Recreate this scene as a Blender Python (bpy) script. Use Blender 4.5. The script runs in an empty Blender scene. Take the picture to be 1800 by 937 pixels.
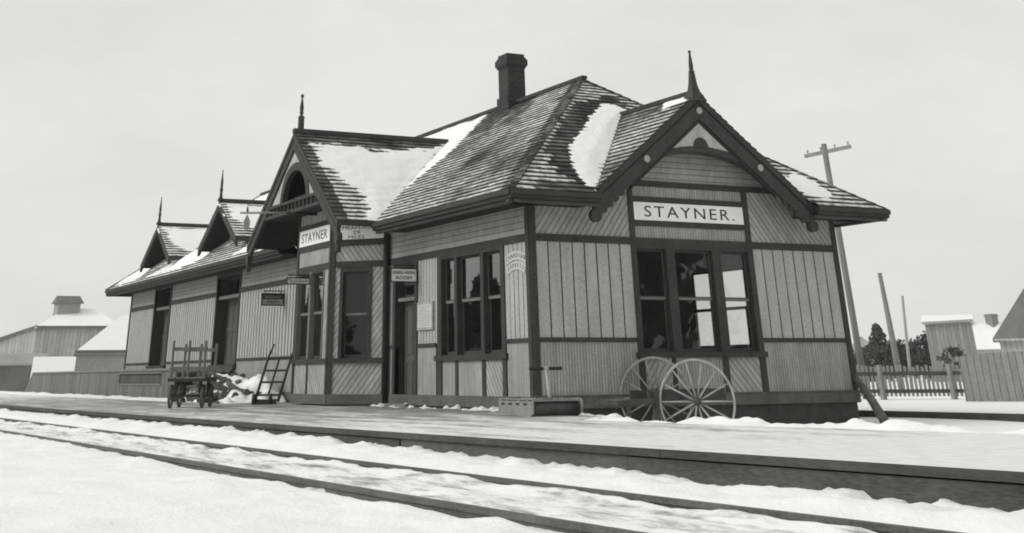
import bpy, bmesh, math, random
from mathutils import Vector, Matrix, noise
random.seed(7)
SC = bpy.context.scene
COL = SC.collection
V = Vector
S2 = 1 / math.sqrt(2)

# ------------------------------------------------------------------ materials
MATS = {}
def newmat(name):
    m = bpy.data.materials.new(name); m.use_nodes = True
    nt = m.node_tree
    b = nt.nodes['Principled BSDF']
    return m, nt, b
def N(nt, t, **kw):
    n = nt.nodes.new(t)
    for k, v in kw.items():
        if k == 'op': n.operation = v
        elif isinstance(k, str) and hasattr(n, k) and k not in ('inputs',): setattr(n, k, v)
    return n
def L(nt, a, b): nt.links.new(a, b)
def math_(nt, op, a, b=None, c=None, clamp=False):
    n = nt.nodes.new('ShaderNodeMath'); n.operation = op; n.use_clamp = clamp
    for i, x in enumerate((a, b, c)):
        if x is None: continue
        if isinstance(x, (int, float)): n.inputs[i].default_value = x
        else: L(nt, x, n.inputs[i])
    return n.outputs[0]
def noise_(nt, vec, scale, detail=3, rough=.55):
    n = nt.nodes.new('ShaderNodeTexNoise'); n.inputs['Scale'].default_value = scale
    n.inputs['Detail'].default_value = detail; n.inputs['Roughness'].default_value = rough
    if vec is not None: L(nt, vec, n.inputs['Vector'])
    return n.outputs['Fac']
def ramp_(nt, x, a, b, lo=0., hi=1.):
    n = nt.nodes.new('ShaderNodeMapRange'); n.clamp = True
    n.inputs[1].default_value = a; n.inputs[2].default_value = b
    n.inputs[3].default_value = lo; n.inputs[4].default_value = hi
    L(nt, x, n.inputs[0]); return n.outputs[0]
def grey(nt, x, tint=(.99, 1.0, .975)):
    n = nt.nodes.new('ShaderNodeCombineColor')
    for i in range(3):
        L(nt, math_(nt, 'MULTIPLY', x, tint[i]), n.inputs[i])
    return n.outputs[0]
def scalevec(nt, v, s):
    n = nt.nodes.new('ShaderNodeVectorMath'); n.operation = 'MULTIPLY'
    L(nt, v, n.inputs[0]); n.inputs[1].default_value = s; return n.outputs[0]
def bump_(nt, bsdf, h, dist, strength=1.):
    n = nt.nodes.new('ShaderNodeBump'); n.inputs['Distance'].default_value = dist
    n.inputs['Strength'].default_value = strength
    L(nt, h, n.inputs['Height']); L(nt, n.outputs[0], bsdf.inputs['Normal'])

def plain(name, val, var=.15, scale=3., rough=.8, stretch=(1, 1, 1), spec=.3, bump=.0, metal=0., fine=.1):
    """greyish paint / wood / iron with blotches and grain"""
    m, nt, b = newmat(name)
    co = nt.nodes.new('ShaderNodeTexCoord').outputs['Object']
    a = noise_(nt, scalevec(nt, co, stretch), scale, 4)
    f = noise_(nt, scalevec(nt, co, stretch), scale * 14, 2)
    k = math_(nt, 'ADD', ramp_(nt, a, .25, .75, 1 - var, 1 + var), ramp_(nt, f, .3, .7, -fine, fine))
    L(nt, grey(nt, math_(nt, 'MULTIPLY', k, val)), b.inputs['Base Color'])
    b.inputs['Roughness'].default_value = rough
    b.inputs['Specular IOR Level'].default_value = spec
    b.inputs['Metallic'].default_value = metal
    if bump: bump_(nt, b, f, bump)
    MATS[name] = m; return m

def grooved(name, val, spacing, gap=.14, dark=.35, toned=.10, depth=.008, gapval=None):
    """boards side by side: UV.x runs across them in metres"""
    m, nt, b = newmat(name)
    uvn = nt.nodes.new('ShaderNodeUVMap'); uvn.uv_map = 'UVMap'
    sp = nt.nodes.new('ShaderNodeSeparateXYZ'); L(nt, uvn.outputs[0], sp.inputs[0])
    q = math_(nt, 'DIVIDE', sp.outputs[0], spacing)
    fr = math_(nt, 'FRACT', q); fl = math_(nt, 'FLOOR', q)
    edge = math_(nt, 'MINIMUM', fr, math_(nt, 'SUBTRACT', 1., fr))
    g = ramp_(nt, edge, gap * .25, gap * .6)            # 0 in the joint
    wn = nt.nodes.new('ShaderNodeTexWhiteNoise'); wn.noise_dimensions = '1D'; L(nt, fl, wn.inputs['W'])
    co = nt.nodes.new('ShaderNodeTexCoord').outputs['Object']
    big = noise_(nt, co, 1.1, 4); grain = noise_(nt, scalevec(nt, co, (1, 1, .25)), 22, 3)
    st = noise_(nt, scalevec(nt, co, (3, 3, .35)), 1.6, 3)
    k = ramp_(nt, wn.outputs[0], 0, 1, 1 - toned, 1 + toned)
    k = math_(nt, 'MULTIPLY', k, ramp_(nt, big, .3, .7, .90, 1.08))
    k = math_(nt, 'MULTIPLY', k, ramp_(nt, grain, .3, .7, .93, 1.07))
    k = math_(nt, 'MULTIPLY', k, ramp_(nt, st, .3, .7, .93, 1.05))
    spk = noise_(nt, co, 30, 4, .75); wr = noise_(nt, scalevec(nt, co, (2.2, 2.2, .8)), 3.1, 6, .68)
    k = math_(nt, 'MULTIPLY', k, ramp_(nt, spk, .25, .75, .66, 1.34))
    k = math_(nt, 'MULTIPLY', k, ramp_(nt, wr, .30, .70, .84, 1.10))
    k = math_(nt, 'MULTIPLY', k, ramp_(nt, g, 0, 1, dark, 1))
    L(nt, grey(nt, math_(nt, 'MULTIPLY', k, val)), b.inputs['Base Color'])
    b.inputs['Roughness'].default_value = .75; b.inputs['Specular IOR Level'].default_value = .25
    bump_(nt, b, g, depth)
    MATS[name] = m; return m

WALL = .365
grooved('bead_board', WALL * .93, .072, gap=.26, dark=.55)
grooved('diagonal_board', WALL, .115, gap=.24, dark=.5)
grooved('clapboard', WALL * .95, .125, gap=.16, dark=.55)
plain('wall_board', WALL * 1.06, .16, 1.9, stretch=(2.2, 2.2, .6), fine=.26)
plain('joint', .035, .1)
plain('trim', .042, .25, 2.2, fine=.35, stretch=(1, 1, .6))
plain('sash', .05, .15, 3)
plain('light_sash', .16, .2, 3)
plain('door_paint', .085, .18, 2.5, stretch=(1, 1, .4))
plain('skirting_paint', .10, .3, 2.5, fine=.25)
plain('foundation', .055, .3, 4, fine=.2)
plain('interior', .06, .3, 1)
plain('ceiling_paint', .35, .3, 1)
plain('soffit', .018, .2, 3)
plain('gutter_wood', .08, .2, 3)
plain('express_paint', .5, .12, 6, fine=.12)
plain('white_paint', .84, .05, 4, fine=.04)
plain('black_paint', .02, .1)
plain('weathered_wood', .17, .3, 2.5, stretch=(1, 1, .5), fine=.2)
plain('dark_wood', .055, .35, 4, fine=.2)
plain('rail_steel', .085, .4, 6, rough=.6, spec=.4, fine=.3, stretch=(.3, 1, 1))
plain('platform_board', .085, .4, 1.6, stretch=(.35, 1, 2.5), fine=.25)
plain('platform_board_dark', .066, .4, 1.9, stretch=(.35, 1, 2.5), fine=.3)
plain('platform_edge', .055, .4, 1.6, stretch=(.35, 1, 2.5), fine=.25)
plain('iron', .035, .4, 8, rough=.5, spec=.5, fine=.3)
plain('spoke_wood', .34, .25, 6, fine=.2)
plain('sheet_metal', .22, .2, 5, rough=.5, fine=.1)
plain('cordwood', .085, .5, 5, fine=.3)
plain('log_bark', .13, .4, 6, fine=.3)
plain('pole_wood', .19, .15, 2, fine=.1)
grooved('far_board', .42, .32, gap=.16, dark=.6, toned=.14)  # paled so the fade of distant haze sits in the board colour
plain('far_dark', .30, .2, .5, fine=.08)  # value lifted to paint in haze on far walls
plain('far_roof', .15, .2, 1.0, fine=.12)
plain('far_brick', .2, .2, 1)
plain('picket_wood', .24, .25, 2, fine=.15)
plain('foliage', .055, .4, 4, fine=.3)
plain('bark', .06, .3, 4)
plain('grime_glass', .02, .2)
grooved('shed_board', .26, .32, gap=.16, dark=.6, toned=.14)
grooved('fence_board', .30, .22, gap=.12, dark=.45)
grooved('skirt_board', .15, .24, gap=.10, dark=.55, toned=.25)

# brick chimney
m, nt, b = newmat('chimney_brick')
co = nt.nodes.new('ShaderNodeTexCoord').outputs['Object']
bt = nt.nodes.new('ShaderNodeTexBrick'); bt.inputs['Scale'].default_value = 1.
uvn = nt.nodes.new('ShaderNodeUVMap'); uvn.uv_map = 'UVMap'; L(nt, uvn.outputs[0], bt.inputs['Vector'])
bt.inputs['Brick Width'].default_value = .22; bt.inputs['Row Height'].default_value = .075; bt.inputs['Mortar Size'].default_value = .009
bt.inputs['Color1'].default_value = (.032, .032, .031, 1); bt.inputs['Color2'].default_value = (.014, .014, .014, 1); bt.inputs['Mortar'].default_value = (.05, .05, .05, 1)
L(nt, bt.outputs[0], b.inputs['Base Color']); b.inputs['Roughness'].default_value = .9
bump_(nt, b, bt.outputs['Fac'], -.006); MATS['chimney_brick'] = m

# glass: one sheet, see-through and mirror by Fresnel
m = bpy.data.materials.new('window_glass'); m.use_nodes = True; nt = m.node_tree; nt.nodes.clear()
o = nt.nodes.new('ShaderNodeOutputMaterial'); mx = nt.nodes.new('ShaderNodeMixShader')
tr = nt.nodes.new('ShaderNodeBsdfTransparent'); tr.inputs[0].default_value = (.93, .93, .92, 1)
gl = nt.nodes.new('ShaderNodeBsdfGlossy'); gl.inputs['Roughness'].default_value = .015
fr = nt.nodes.new('ShaderNodeLayerWeight'); fr.inputs['Blend'].default_value = .5
co = nt.nodes.new('ShaderNodeTexCoord').outputs['Object']
bm_ = nt.nodes.new('ShaderNodeBump'); bm_.inputs['Distance'].default_value = .01; bm_.inputs['Strength'].default_value = .06
L(nt, noise_(nt, co, 2.2, 1), bm_.inputs['Height']); L(nt, bm_.outputs[0], gl.inputs['Normal'])
L(nt, math_(nt, 'MULTIPLY_ADD', math_(nt, 'POWER', fr.outputs['Facing'], 2.), .95, .045, clamp=True), mx.inputs[0]); L(nt, tr.outputs[0], mx.inputs[1]); L(nt, gl.outputs[0], mx.inputs[2]); L(nt, mx.outputs[0], o.inputs[0])
MATS['window_glass'] = m

# shingles: UV.x along the course, UV.y = height up the slope in courses
def shingle(name, wet_lo, wet_hi, dust_amt):
    m, nt, b = newmat(name)
    uvn = nt.nodes.new('ShaderNodeUVMap'); uvn.uv_map = 'UVMap'
    sp = nt.nodes.new('ShaderNodeSeparateXYZ'); L(nt, uvn.outputs[0], sp.inputs[0])
    row = math_(nt, 'FLOOR', sp.outputs[1]); fv = math_(nt, 'FRACT', sp.outputs[1])
    wr = nt.nodes.new('ShaderNodeTexWhiteNoise'); wr.noise_dimensions = '1D'; L(nt, row, wr.inputs['W'])
    uu = math_(nt, 'ADD', math_(nt, 'DIVIDE', sp.outputs[0], .15), math_(nt, 'MULTIPLY', wr.outputs[0], 7.3))
    col = math_(nt, 'FLOOR', uu); fu = math_(nt, 'FRACT', uu)
    cmb = nt.nodes.new('ShaderNodeCombineXYZ'); L(nt, col, cmb.inputs[0]); L(nt, row, cmb.inputs[1])
    w2 = nt.nodes.new('ShaderNodeTexWhiteNoise'); w2.noise_dimensions = '2D'; L(nt, cmb.outputs[0], w2.inputs['Vector'])
    co = nt.nodes.new('ShaderNodeTexCoord').outputs['Object']
    big = noise_(nt, co, .55, 3, .5); med = noise_(nt, co, 2.4, 4, .6); fine = noise_(nt, co, 30, 2)
    base = math_(nt, 'MULTIPLY', ramp_(nt, w2.outputs[0], 0, 1, .6, 1.35), ramp_(nt, fine, .3, .7, .85, 1.15))
    seam = math_(nt, 'MINIMUM', fu, math_(nt, 'SUBTRACT', 1., fu))
    base = math_(nt, 'MULTIPLY', base, ramp_(nt, seam, .02, .07, .5, 1))
    base = math_(nt, 'MULTIPLY', base, .034 if name == 'shingle_wet' else .055)
    dry = ramp_(nt, math_(nt, 'ADD', math_(nt, 'MULTIPLY', big, .65), math_(nt, 'MULTIPLY', med, .35)), wet_lo, wet_hi)
    # frost and blown snow lodged under each butt (upper half of the exposed face)
    lodge = ramp_(nt, math_(nt, 'ADD', fv, math_(nt, 'MULTIPLY', w2.outputs[0], .22)), .30, .62)
    fl = noise_(nt, scalevec(nt, co, (1, 1, 1)), 9, 3)
    dust = math_(nt, 'MULTIPLY', math_(nt, 'MULTIPLY', dry, lodge), ramp_(nt, fl, .3, .6, .35, 1.))
    dust = math_(nt, 'MULTIPLY', dust, dust_amt, clamp=True)
    mixn = nt.nodes.new('ShaderNodeMix'); mixn.data_type = 'FLOAT'
    L(nt, dust, mixn.inputs[0]); L(nt, base, mixn.inputs[2]); mixn.inputs[3].default_value = .78
    L(nt, grey(nt, mixn.outputs[0]), b.inputs['Base Color'])
    b.inputs['Roughness'].default_value = .85; b.inputs['Specular IOR Level'].default_value = .2
    bump_(nt, b, math_(nt, 'ADD', seam, fine), .004)
    MATS[name] = m
shingle('shingle', .36, .54, .95)
shingle('shingle_frosted', .22, .46, 1.2)
shingle('shingle_wet', .44, .62, .35)
shingle('shingle_lined', .18, .40, 1.0)

def snowmat(name, val=.86, dirt=0.):
    m, nt, b = newmat(name)
    co = nt.nodes.new('ShaderNodeTexCoord').outputs['Object']
    a = noise_(nt, co, .8, 5, .6); f = noise_(nt, co, 14, 4, .65); g = noise_(nt, co, 90, 2)
    k = ramp_(nt, a, .25, .75, .96, 1.02)
    L(nt, grey(nt, math_(nt, 'MULTIPLY', k, val), (.993, 1, .982)), b.inputs['Base Color'])
    b.inputs['Roughness'].default_value = .7; b.inputs['Specular IOR Level'].default_value = .2
    bump_(nt, b, math_(nt, 'ADD', math_(nt, 'MULTIPLY', f, 1.), math_(nt, 'MULTIPLY', g, .25)), .03, .6)
    MATS[name] = m
snowmat('snow')
# ground snow: dark slush and ballast show in streaks between the rails
m, nt, b = newmat('ground_snow')
co = nt.nodes.new('ShaderNodeTexCoord').outputs['Object']
at = nt.nodes.new('ShaderNodeAttribute'); at.attribute_name = 'slush'
f = noise_(nt, co, 14, 4, .65); g = noise_(nt, co, 90, 2); a = noise_(nt, co, .5, 5, .6)
s1 = noise_(nt, scalevec(nt, co, (.75, 2.6, 1)), 1.5, 5, .62); s2 = noise_(nt, scalevec(nt, co, (1, 2.2, 1)), 7, 4)
mask = ramp_(nt, math_(nt, 'ADD', math_(nt, 'MULTIPLY', s1, .8), math_(nt, 'MULTIPLY', s2, .2)), .49, .66)
mask = math_(nt, 'MULTIPLY', mask, at.outputs['Fac'], clamp=True)
vo = nt.nodes.new('ShaderNodeTexVoronoi'); vo.inputs['Scale'].default_value = 5.5; L(nt, co, vo.inputs['Vector'])
cin = math_(nt, 'MULTIPLY', ramp_(nt, vo.outputs['Distance'], .05, .09, 1, 0), ramp_(nt, noise_(nt, co, 1.3, 3), .58, .66))
mask = math_(nt, 'MAXIMUM', mask, math_(nt, 'MULTIPLY', cin, .6))
mx = nt.nodes.new('ShaderNodeMix'); mx.data_type = 'FLOAT'; L(nt, mask, mx.inputs[0])
L(nt, ramp_(nt, a, .25, .75, .82, .88), mx.inputs[2]); L(nt, ramp_(nt, f, .3, .7, .16, .40), mx.inputs[3])
L(nt, grey(nt, mx.outputs[0], (.993, 1, .982)), b.inputs['Base Color']); b.inputs['Roughness'].default_value = .7
b.inputs['Specular IOR Level'].default_value = .2
bump_(nt, b, math_(nt, 'ADD', f, math_(nt, 'MULTIPLY', g, .25)), .03, .6); MATS['ground_snow'] = m
# platform planks: wet boards with ice and a skin of trodden snow that thickens towards the open end
m, nt, b = newmat('platform_plank')
co = nt.nodes.new('ShaderNodeTexCoord').outputs['Object']
sp = nt.nodes.new('ShaderNodeSeparateXYZ'); L(nt, co, sp.inputs[0])
at = nt.nodes.new('ShaderNodeAttribute'); at.attribute_name = 'cover'
pl = math_(nt, 'DIVIDE', sp.outputs[1], .2); pf = math_(nt, 'FRACT', pl)
ed = math_(nt, 'MINIMUM', pf, math_(nt, 'SUBTRACT', 1., pf)); gp = ramp_(nt, ed, .02, .06)
wn = nt.nodes.new('ShaderNodeTexWhiteNoise'); wn.noise_dimensions = '1D'; L(nt, math_(nt, 'FLOOR', pl), wn.inputs['W'])
gr = noise_(nt, scalevec(nt, co, (.6, 6, 1)), 5, 4)
wood = math_(nt, 'MULTIPLY', ramp_(nt, wn.outputs[0], 0, 1, .75, 1.2), ramp_(nt, gr, .3, .7, .75, 1.25))
wood = math_(nt, 'MULTIPLY', math_(nt, 'MULTIPLY', wood, ramp_(nt, gp, 0, 1, .4, 1)), .15)
n1 = noise_(nt, scalevec(nt, co, (.32, 1.4, 1)), 1.2, 6, .62); n2 = noise_(nt, scalevec(nt, co, (.5, 1.6, 1)), 6, 4, .6)
nn = math_(nt, 'ADD', math_(nt, 'MULTIPLY', n1, .7), math_(nt, 'MULTIPLY', n2, .3))
cov = math_(nt, 'ADD', nn, at.outputs['Fac'])
sn = ramp_(nt, cov, .58, .72)
ice = ramp_(nt, cov, .42, .62)
mi = nt.nodes.new('ShaderNodeMix'); mi.data_type = 'FLOAT'; L(nt, ice, mi.inputs[0]); L(nt, wood, mi.inputs[2]); mi.inputs[3].default_value = .36
ms = nt.nodes.new('ShaderNodeMix'); ms.data_type = 'FLOAT'; L(nt, sn, ms.inputs[0]); L(nt, mi.outputs[0], ms.inputs[2]); L(nt, ramp_(nt, n2, .3, .7, .62, .80), ms.inputs[3])
L(nt, grey(nt, ms.outputs[0]), b.inputs['Base Color'])
L(nt, ramp_(nt, sn, 0, 1, .5, .75), b.inputs['Roughness']); b.inputs['Specular IOR Level'].default_value = .3
bump_(nt, b, math_(nt, 'ADD', math_(nt, 'MULTIPLY', cov, 1.5), gp), .008); MATS['platform_plank'] = m

# ------------------------------------------------------------------ mesh helpers
class MB:
    def __init__(s): s.v = []; s.f = []; s.m = []; s.uv = []; s.mats = []; s.sm = []
    def mi(s, m):
        if m not in s.mats: s.mats.append(m)
        return s.mats.index(m)
    def face(s, pts, mat, uvs=None, smooth=False):
        i = len(s.v); s.v += [tuple(p) for p in pts]; s.f.append(list(range(i, i + len(pts))))
        s.m.append(s.mi(mat)); s.sm.append(smooth)
        if uvs is None:
            a = V(pts[1]) - V(pts[0]); n = None
            for k in range(2, len(pts)):
                n = a.cross(V(pts[k]) - V(pts[0]))
                if n.length > 1e-9: break
            if n.length < 1e-12: uvs = [(0, 0)] * len(pts)
            else:
                n.normalize()
                if abs(n.z) > .9: uvs = [(p[0], p[1]) for p in pts]
                else:
                    h = V((-n.y, n.x, 0)).normalized(); w = n.cross(h)
                    uvs = [(V(p).dot(h), V(p).dot(w)) for p in pts]
        s.uv.append(uvs)
    def hexa(s, c, mat, front=None, fuv=None):
        """c: 8 corners, bottom 0-3 then top 4-7 (both counter-clockwise from above)"""
        for q in ((3, 2, 1, 0), (4, 5, 6, 7), (0, 1, 5, 4), (1, 2, 6, 5), (2, 3, 7, 6), (3, 0, 4, 7)):
            s.face([c[k] for k in q], mat)
    def box(s, x0, x1, y0, y1, z0, z1, mat):
        s.hexa([(x0, y0, z0), (x1, y0, z0), (x1, y1, z0), (x0, y1, z0), (x0, y0, z1), (x1, y0, z1), (x1, y1, z1), (x0, y1, z1)], mat)
    def fbox(s, F, u0, u1, z0, z1, o0, o1, mat, ang=None):
        """box in wall frame F: u along, z up, o outward; ang = direction the boards run in (deg from vertical)"""
        P = F.pt
        c = [P(u0, z0, o1), P(u1, z0, o1), P(u1, z0, o0), P(u0, z0, o0), P(u0, z1, o1), P(u1, z1, o1), P(u1, z1, o0), P(u0, z1, o0)]
        for q in ((3, 2, 1, 0), (4, 5, 6, 7), (1, 2, 6, 5), (2, 3, 7, 6), (3, 0, 4, 7)):
            s.face([c[k] for k in q], mat, [(0.5, 0)] * 4 if ang is not None else None)
        uv = None
        if ang is not None:
            ca, sa = math.cos(math.radians(ang)), math.sin(math.radians(ang))
            uv = [(u * ca - z * sa + 40, u * sa + z * ca) for u, z in ((u0, z0), (u1, z0), (u1, z1), (u0, z1))]
        s.face([c[0], c[1], c[5], c[4]], mat, uv)
    def fpoly(s, F, pts, o0, o1, mat, ang=None):
        """prism of a (u,z) polygon, counter-clockwise seen from outside"""
        n = len(pts); fr = [F.pt(u, z, o1) for u, z in pts]; bk = [F.pt(u, z, o0) for u, z in pts]
        uv = None
        if ang is not None:
            ca, sa = math.cos(math.radians(ang)), math.sin(math.radians(ang))
            uv = [(u * ca - z * sa + 40, u * sa + z * ca) for u, z in pts]
        s.face(fr, mat, uv); s.face(bk[::-1], mat, [(0.5, 0)] * n if ang is not None else None)
        for i in range(n):
            j = (i + 1) % n
            s.face([fr[i], bk[i], bk[j], fr[j]], mat, [(0.5, 0)] * 4 if ang is not None else None)
    def bar(s, a, b, w, h, mat, up=(0, 0, 1)):
        a, b = V(a), V(b); d = (b - a).normalized(); up = V(up)
        if abs(d.dot(up)) > .98: up = V((1, 0, 0))
        x = d.cross(up).normalized(); y = x.cross(d)
        c = []
        for p in (a, b):
            c.append([p - x * w / 2 - y * h / 2, p + x * w / 2 - y * h / 2, p + x * w / 2 + y * h / 2, p - x * w / 2 + y * h / 2])
        s.face(c[0][::-1], mat); s.face(c[1], mat)
        for i in range(4):
            j = (i + 1) % 4; s.face([c[0][i], c[0][j], c[1][j], c[1][i]], mat)
    def tube(s, pts, r, mat, n=10, caps=True, smooth=True):
        pts = [V(p) for p in pts]; rs = r if isinstance(r, (list, tuple)) else [r] * len(pts)
        rings = []; px = None
        for i, p in enumerate(pts):
            d = (pts[min(i + 1, len(pts) - 1)] - pts[max(i - 1, 0)]).normalized()
            if px is None:
                up = V((0, 0, 1)) if abs(d.z) < .9 else V((1, 0, 0)); px = d.cross(up).normalized()
            px = (px - d * px.dot(d)).normalized(); py = d.cross(px)
            rings.append([p + (px * math.cos(t) + py * math.sin(t)) * rs[i] for t in [2 * math.pi * k / n for k in range(n)]])
        for i in range(len(rings) - 1):
            for k in range(n):
                j = (k + 1) % n; s.face([rings[i][k], rings[i][j], rings[i + 1][j], rings[i + 1][k]], mat, smooth=smooth)
        if caps: s.face(rings[0][::-1], mat); s.face(rings[-1], mat)
    def lathe(s, base, prof, mat, n=12, square=False):
        base = V(base); rings = []
        n = 4 if square else n
        for r, z in prof:
            rings.append([base + V((math.cos(t) * r, math.sin(t) * r, z)) for t in [2 * math.pi * (k + (.5 if square else 0)) / n for k in range(n)]])
        for i in range(len(rings) - 1):
            for k in range(n):
                j = (k + 1) % n; s.face([rings[i][k], rings[i][j], rings[i + 1][j], rings[i + 1][k]], mat, smooth=not square)
        s.face(rings[0][::-1], mat); s.face(rings[-1], mat)
    def build(s, name, parent=None, origin=None, recalc=False):
        me = bpy.data.meshes.new(name)
        me.from_pydata(s.v, [], s.f)
        for m in s.mats: me.materials.append(MATS[m])
        me.polygons.foreach_set('material_index', s.m)
        me.polygons.foreach_set('use_smooth', s.sm)
        uvl = me.uv_layers.new(name='UVMap')
        flat = [c for face in s.uv for uv in face for c in uv]
        uvl.data.foreach_set('uv', flat)
        me.validate(); me.update()
        if any(s.sm):
            bm = bmesh.new(); bm.from_mesh(me); bmesh.ops.remove_doubles(bm, verts=bm.verts, dist=1e-5); bm.to_mesh(me); bm.free()
        o = bpy.data.objects.new(name, me); COL.objects.link(o)
        if origin is not None:
            me.transform(Matrix.Translation(-V(origin))); o.location = origin
        if parent is not None:
            o.parent = parent; o.matrix_parent_inverse = Matrix.Translation(-V(world_loc(parent))) if False else Matrix()
            o.location = V(o.location) - V(world_loc(parent))
            if origin is None: pass
        return o
def world_loc(o):
    p = V((0, 0, 0))
    while o is not None: p = p + V(o.location); o = o.parent
    return p
class F:
    def __init__(s, o, u, n): s.o = V(o); s.u = V(u); s.n = V(n)
    def pt(s, u, z, o=0.): return s.o + s.u * u + V((0, 0, z)) + s.n * o
def tag(o, label=None, cat=None, group=None, kind=None):
    if label: o['label'] = label
    if cat: o['category'] = cat
    if group: o['group'] = group
    if kind: o['kind'] = kind
    return o
def empty(name, loc=(0, 0, 0), label=None, cat=None, group=None):
    o = bpy.data.objects.new(name, None); COL.objects.link(o); o.location = loc; o.empty_display_size = .3
    return tag(o, label, cat, group)
def copy_tree(o, loc=None, parent=None):
    c = o.copy(); COL.objects.link(c)
    if parent is not None: c.parent = parent
    for ch in list(o.children): copy_tree(ch, None, c)
    if loc is not None: c.location = loc
    return c

def text_mesh(body, size, width=None, spacing=1.):
    cu = bpy.data.curves.new('lettering', 'FONT'); cu.body = body; cu.size = size
    cu.align_x = 'CENTER'; cu.align_y = 'CENTER'; cu.extrude = .002; cu.space_character = spacing; cu.resolution_u = 3
    ob = bpy.data.objects.new('lettering', cu); COL.objects.link(ob)
    dg = bpy.context.evaluated_depsgraph_get(); dg.update()
    me = bpy.data.meshes.new_from_object(ob.evaluated_get(dg))
    bpy.data.objects.remove(ob)
    if width:
        xs = [v.co.x for v in me.vertices]; w = max(xs) - min(xs); c = (max(xs) + min(xs)) / 2
        for v in me.vertices: v.co.x = (v.co.x - c) * width / w
    return me
def put_text(body, Fr, u, z, o, h, width, parent, mat='black_paint', spacing=1.0):
    me = text_mesh(body, h * 1.4, width, spacing)
    ys = [v.co.y for v in me.vertices]; c = (max(ys) + min(ys)) / 2; k = h / (max(ys) - min(ys))
    for v in me.vertices:
        x, y, w = v.co; v.co = Fr.pt(u + x, z + (y - c) * k, o + w)
    me.materials.clear(); me.materials.append(MATS[mat])
    ob = bpy.data.objects.new('lettering', me); COL.objects.link(ob)
    ob.parent = parent; ob.location = -world_loc(parent)
    return ob

# ------------------------------------------------------------------ station
W, LEN = 8.45, 35.0
ZE, SL, OV = 3.97, .687, .95          # main eave height, slope, overhang
FL = F((0, 0, 0), (1, 0, 0), (0, -1, 0))           # track side: u = x
FE = F((0, 0, 0), (0, 1, 0), (1, 0, 0))            # end wall: u = y
FB = F((0, W, 0), (1, 0, 0), (0, 1, 0))            # back
FW = F((-LEN, 0, 0), (0, 1, 0), (-1, 0, 0))        # far end
BY = 1.13; BX0, BX1 = -11.1, -8.55
FF = F((0, -BY, 0), (1, 0, 0), (0, -1, 0))         # bay front
FS = F((BX1, -BY, 0), (S2, S2, 0), (S2, -S2, 0))   # bay right cheek, length 1.6
FT = F((BX0 - BY, 0, 0), (S2, -S2, 0), (-S2, -S2, 0))
BL = BY / S2
station = empty('railway_station', (0, 0, 0), 'long wooden railway station with finialed gables and snow on its shingle roof', 'station')

wall_end = MB(); wall_track = MB(); trim_end = MB(); trim_track = MB()

def board_field(mb, Fr, u0, u1, z0, z1, pitch, gap=.035, nub=.02, mat='wall_board'):
    """flat boards with open joints in front of a dark backing"""
    mb.fbox(Fr, u0, u1, z0, z1, -.10, -.022, 'joint')
    n = max(1, round((u1 - u0) / pitch)); w = (u1 - u0) / n
    for i in range(n):
        a = u0 + i * w + (gap / 2 if i else 0); b = u0 + (i + 1) * w - (gap / 2 if i < n - 1 else 0)
        mb.fbox(Fr, a, b, z0 - random.uniform(0, nub) * .3, z1 + random.uniform(0, nub), -.03, random.uniform(-.002, .002), mat)

# --- end wall
Y0, Y1 = 0.0, W
for a, b in ((.0, 2.6), (5.85, W)):
    wall_end.fbox(FE, a, b, .2, 1.25, -.10, 0, 'bead_board', 0)
board_field(wall_end, FE, .14, 2.57, 1.29, 3.12, .30)
board_field(wall_end, FE, 5.88, 8.32, 1.29, 3.12, .30)
wall_end.fbox(FE, 0, 2.6, 3.2, 4.45, -.10, 0, 'diagonal_board', 38)
wall_end.fbox(FE, 5.8, W, 3.2, 4.45, -.10, 0, 'diagonal_board', -38)
wall_end.fbox(FE, 2.6, 5.8, 3.2, 3.5, -.10, 0, 'bead_board', 0)
wall_end.fbox(FE, 2.6, 5.8, 3.5, 4.08, -.10, 0, 'joint')
wall_end.fbox(FE, 2.6, 5.8, 4.08, 4.34, -.10, 0, 'bead_board', 0)
# upper gable field, clapboard
wall_end.fpoly(FE, [(1.85, 4.45), (6.63, 4.45), (4.24, 6.2)], -.10, -.004, 'clapboard', 90)
wall_end.fbox(FE, 2.6, 5.8, 4.34, 4.45, -.10, 0, 'clapboard', 90)
# aprons under the triple window
AP = [(2.69, 3.40), (3.50, 4.74), (4.895, 5.75)]
for (a, b), an in zip(AP, (42, 0, -42)):
    wall_end.fbox(FE, a, b, .2, .95, -.10, 0, 'diagonal_board' if an else 'bead_board', an)
wall_end.fbox(FE, 2.55, 5.9, .2, .95, -.12, -.06, 'joint')
wall_end.build('end_wall', station)
t = trim_end
t.fbox(FE, -.01, .14, .02, 3.9, -.05, .036, 'trim'); t.fbox(FE, 8.325, 8.46, .02, 4.05, -.05, .036, 'trim')
t.fbox(FE, .14, 8.325, 3.105, 3.25, -.05, .030, 'trim')
t.fbox(FE, .14, 2.555, 1.215, 1.30, -.05, .026, 'trim'); t.fbox(FE, 5.9, 8.325, 1.215, 1.30, -.05, .026, 'trim')
t.fbox(FE, 2.555, 2.69, .24, 4.42, -.2, .034, 'trim'); t.fbox(FE, 5.755, 5.9, .24, 4.42, -.2, .034, 'trim')
for a, b in ((3.47, 3.70), (4.735, 4.975)):
    t.fbox(FE, a, b, 1.02, 3.11, -.2, .028, 'trim')
for a, b in ((3.40, 3.50), (4.74, 4.895)):
    t.fbox(FE, a, b, .24, .92, -.05, .024, 'trim')
t.fbox(FE, 2.50, 5.95, .925, 1.03, -.2, .075, 'trim')
t.fbox(FE, 2.69, 5.755, 3.035, 3.11, -.2, .024, 'trim')
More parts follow.
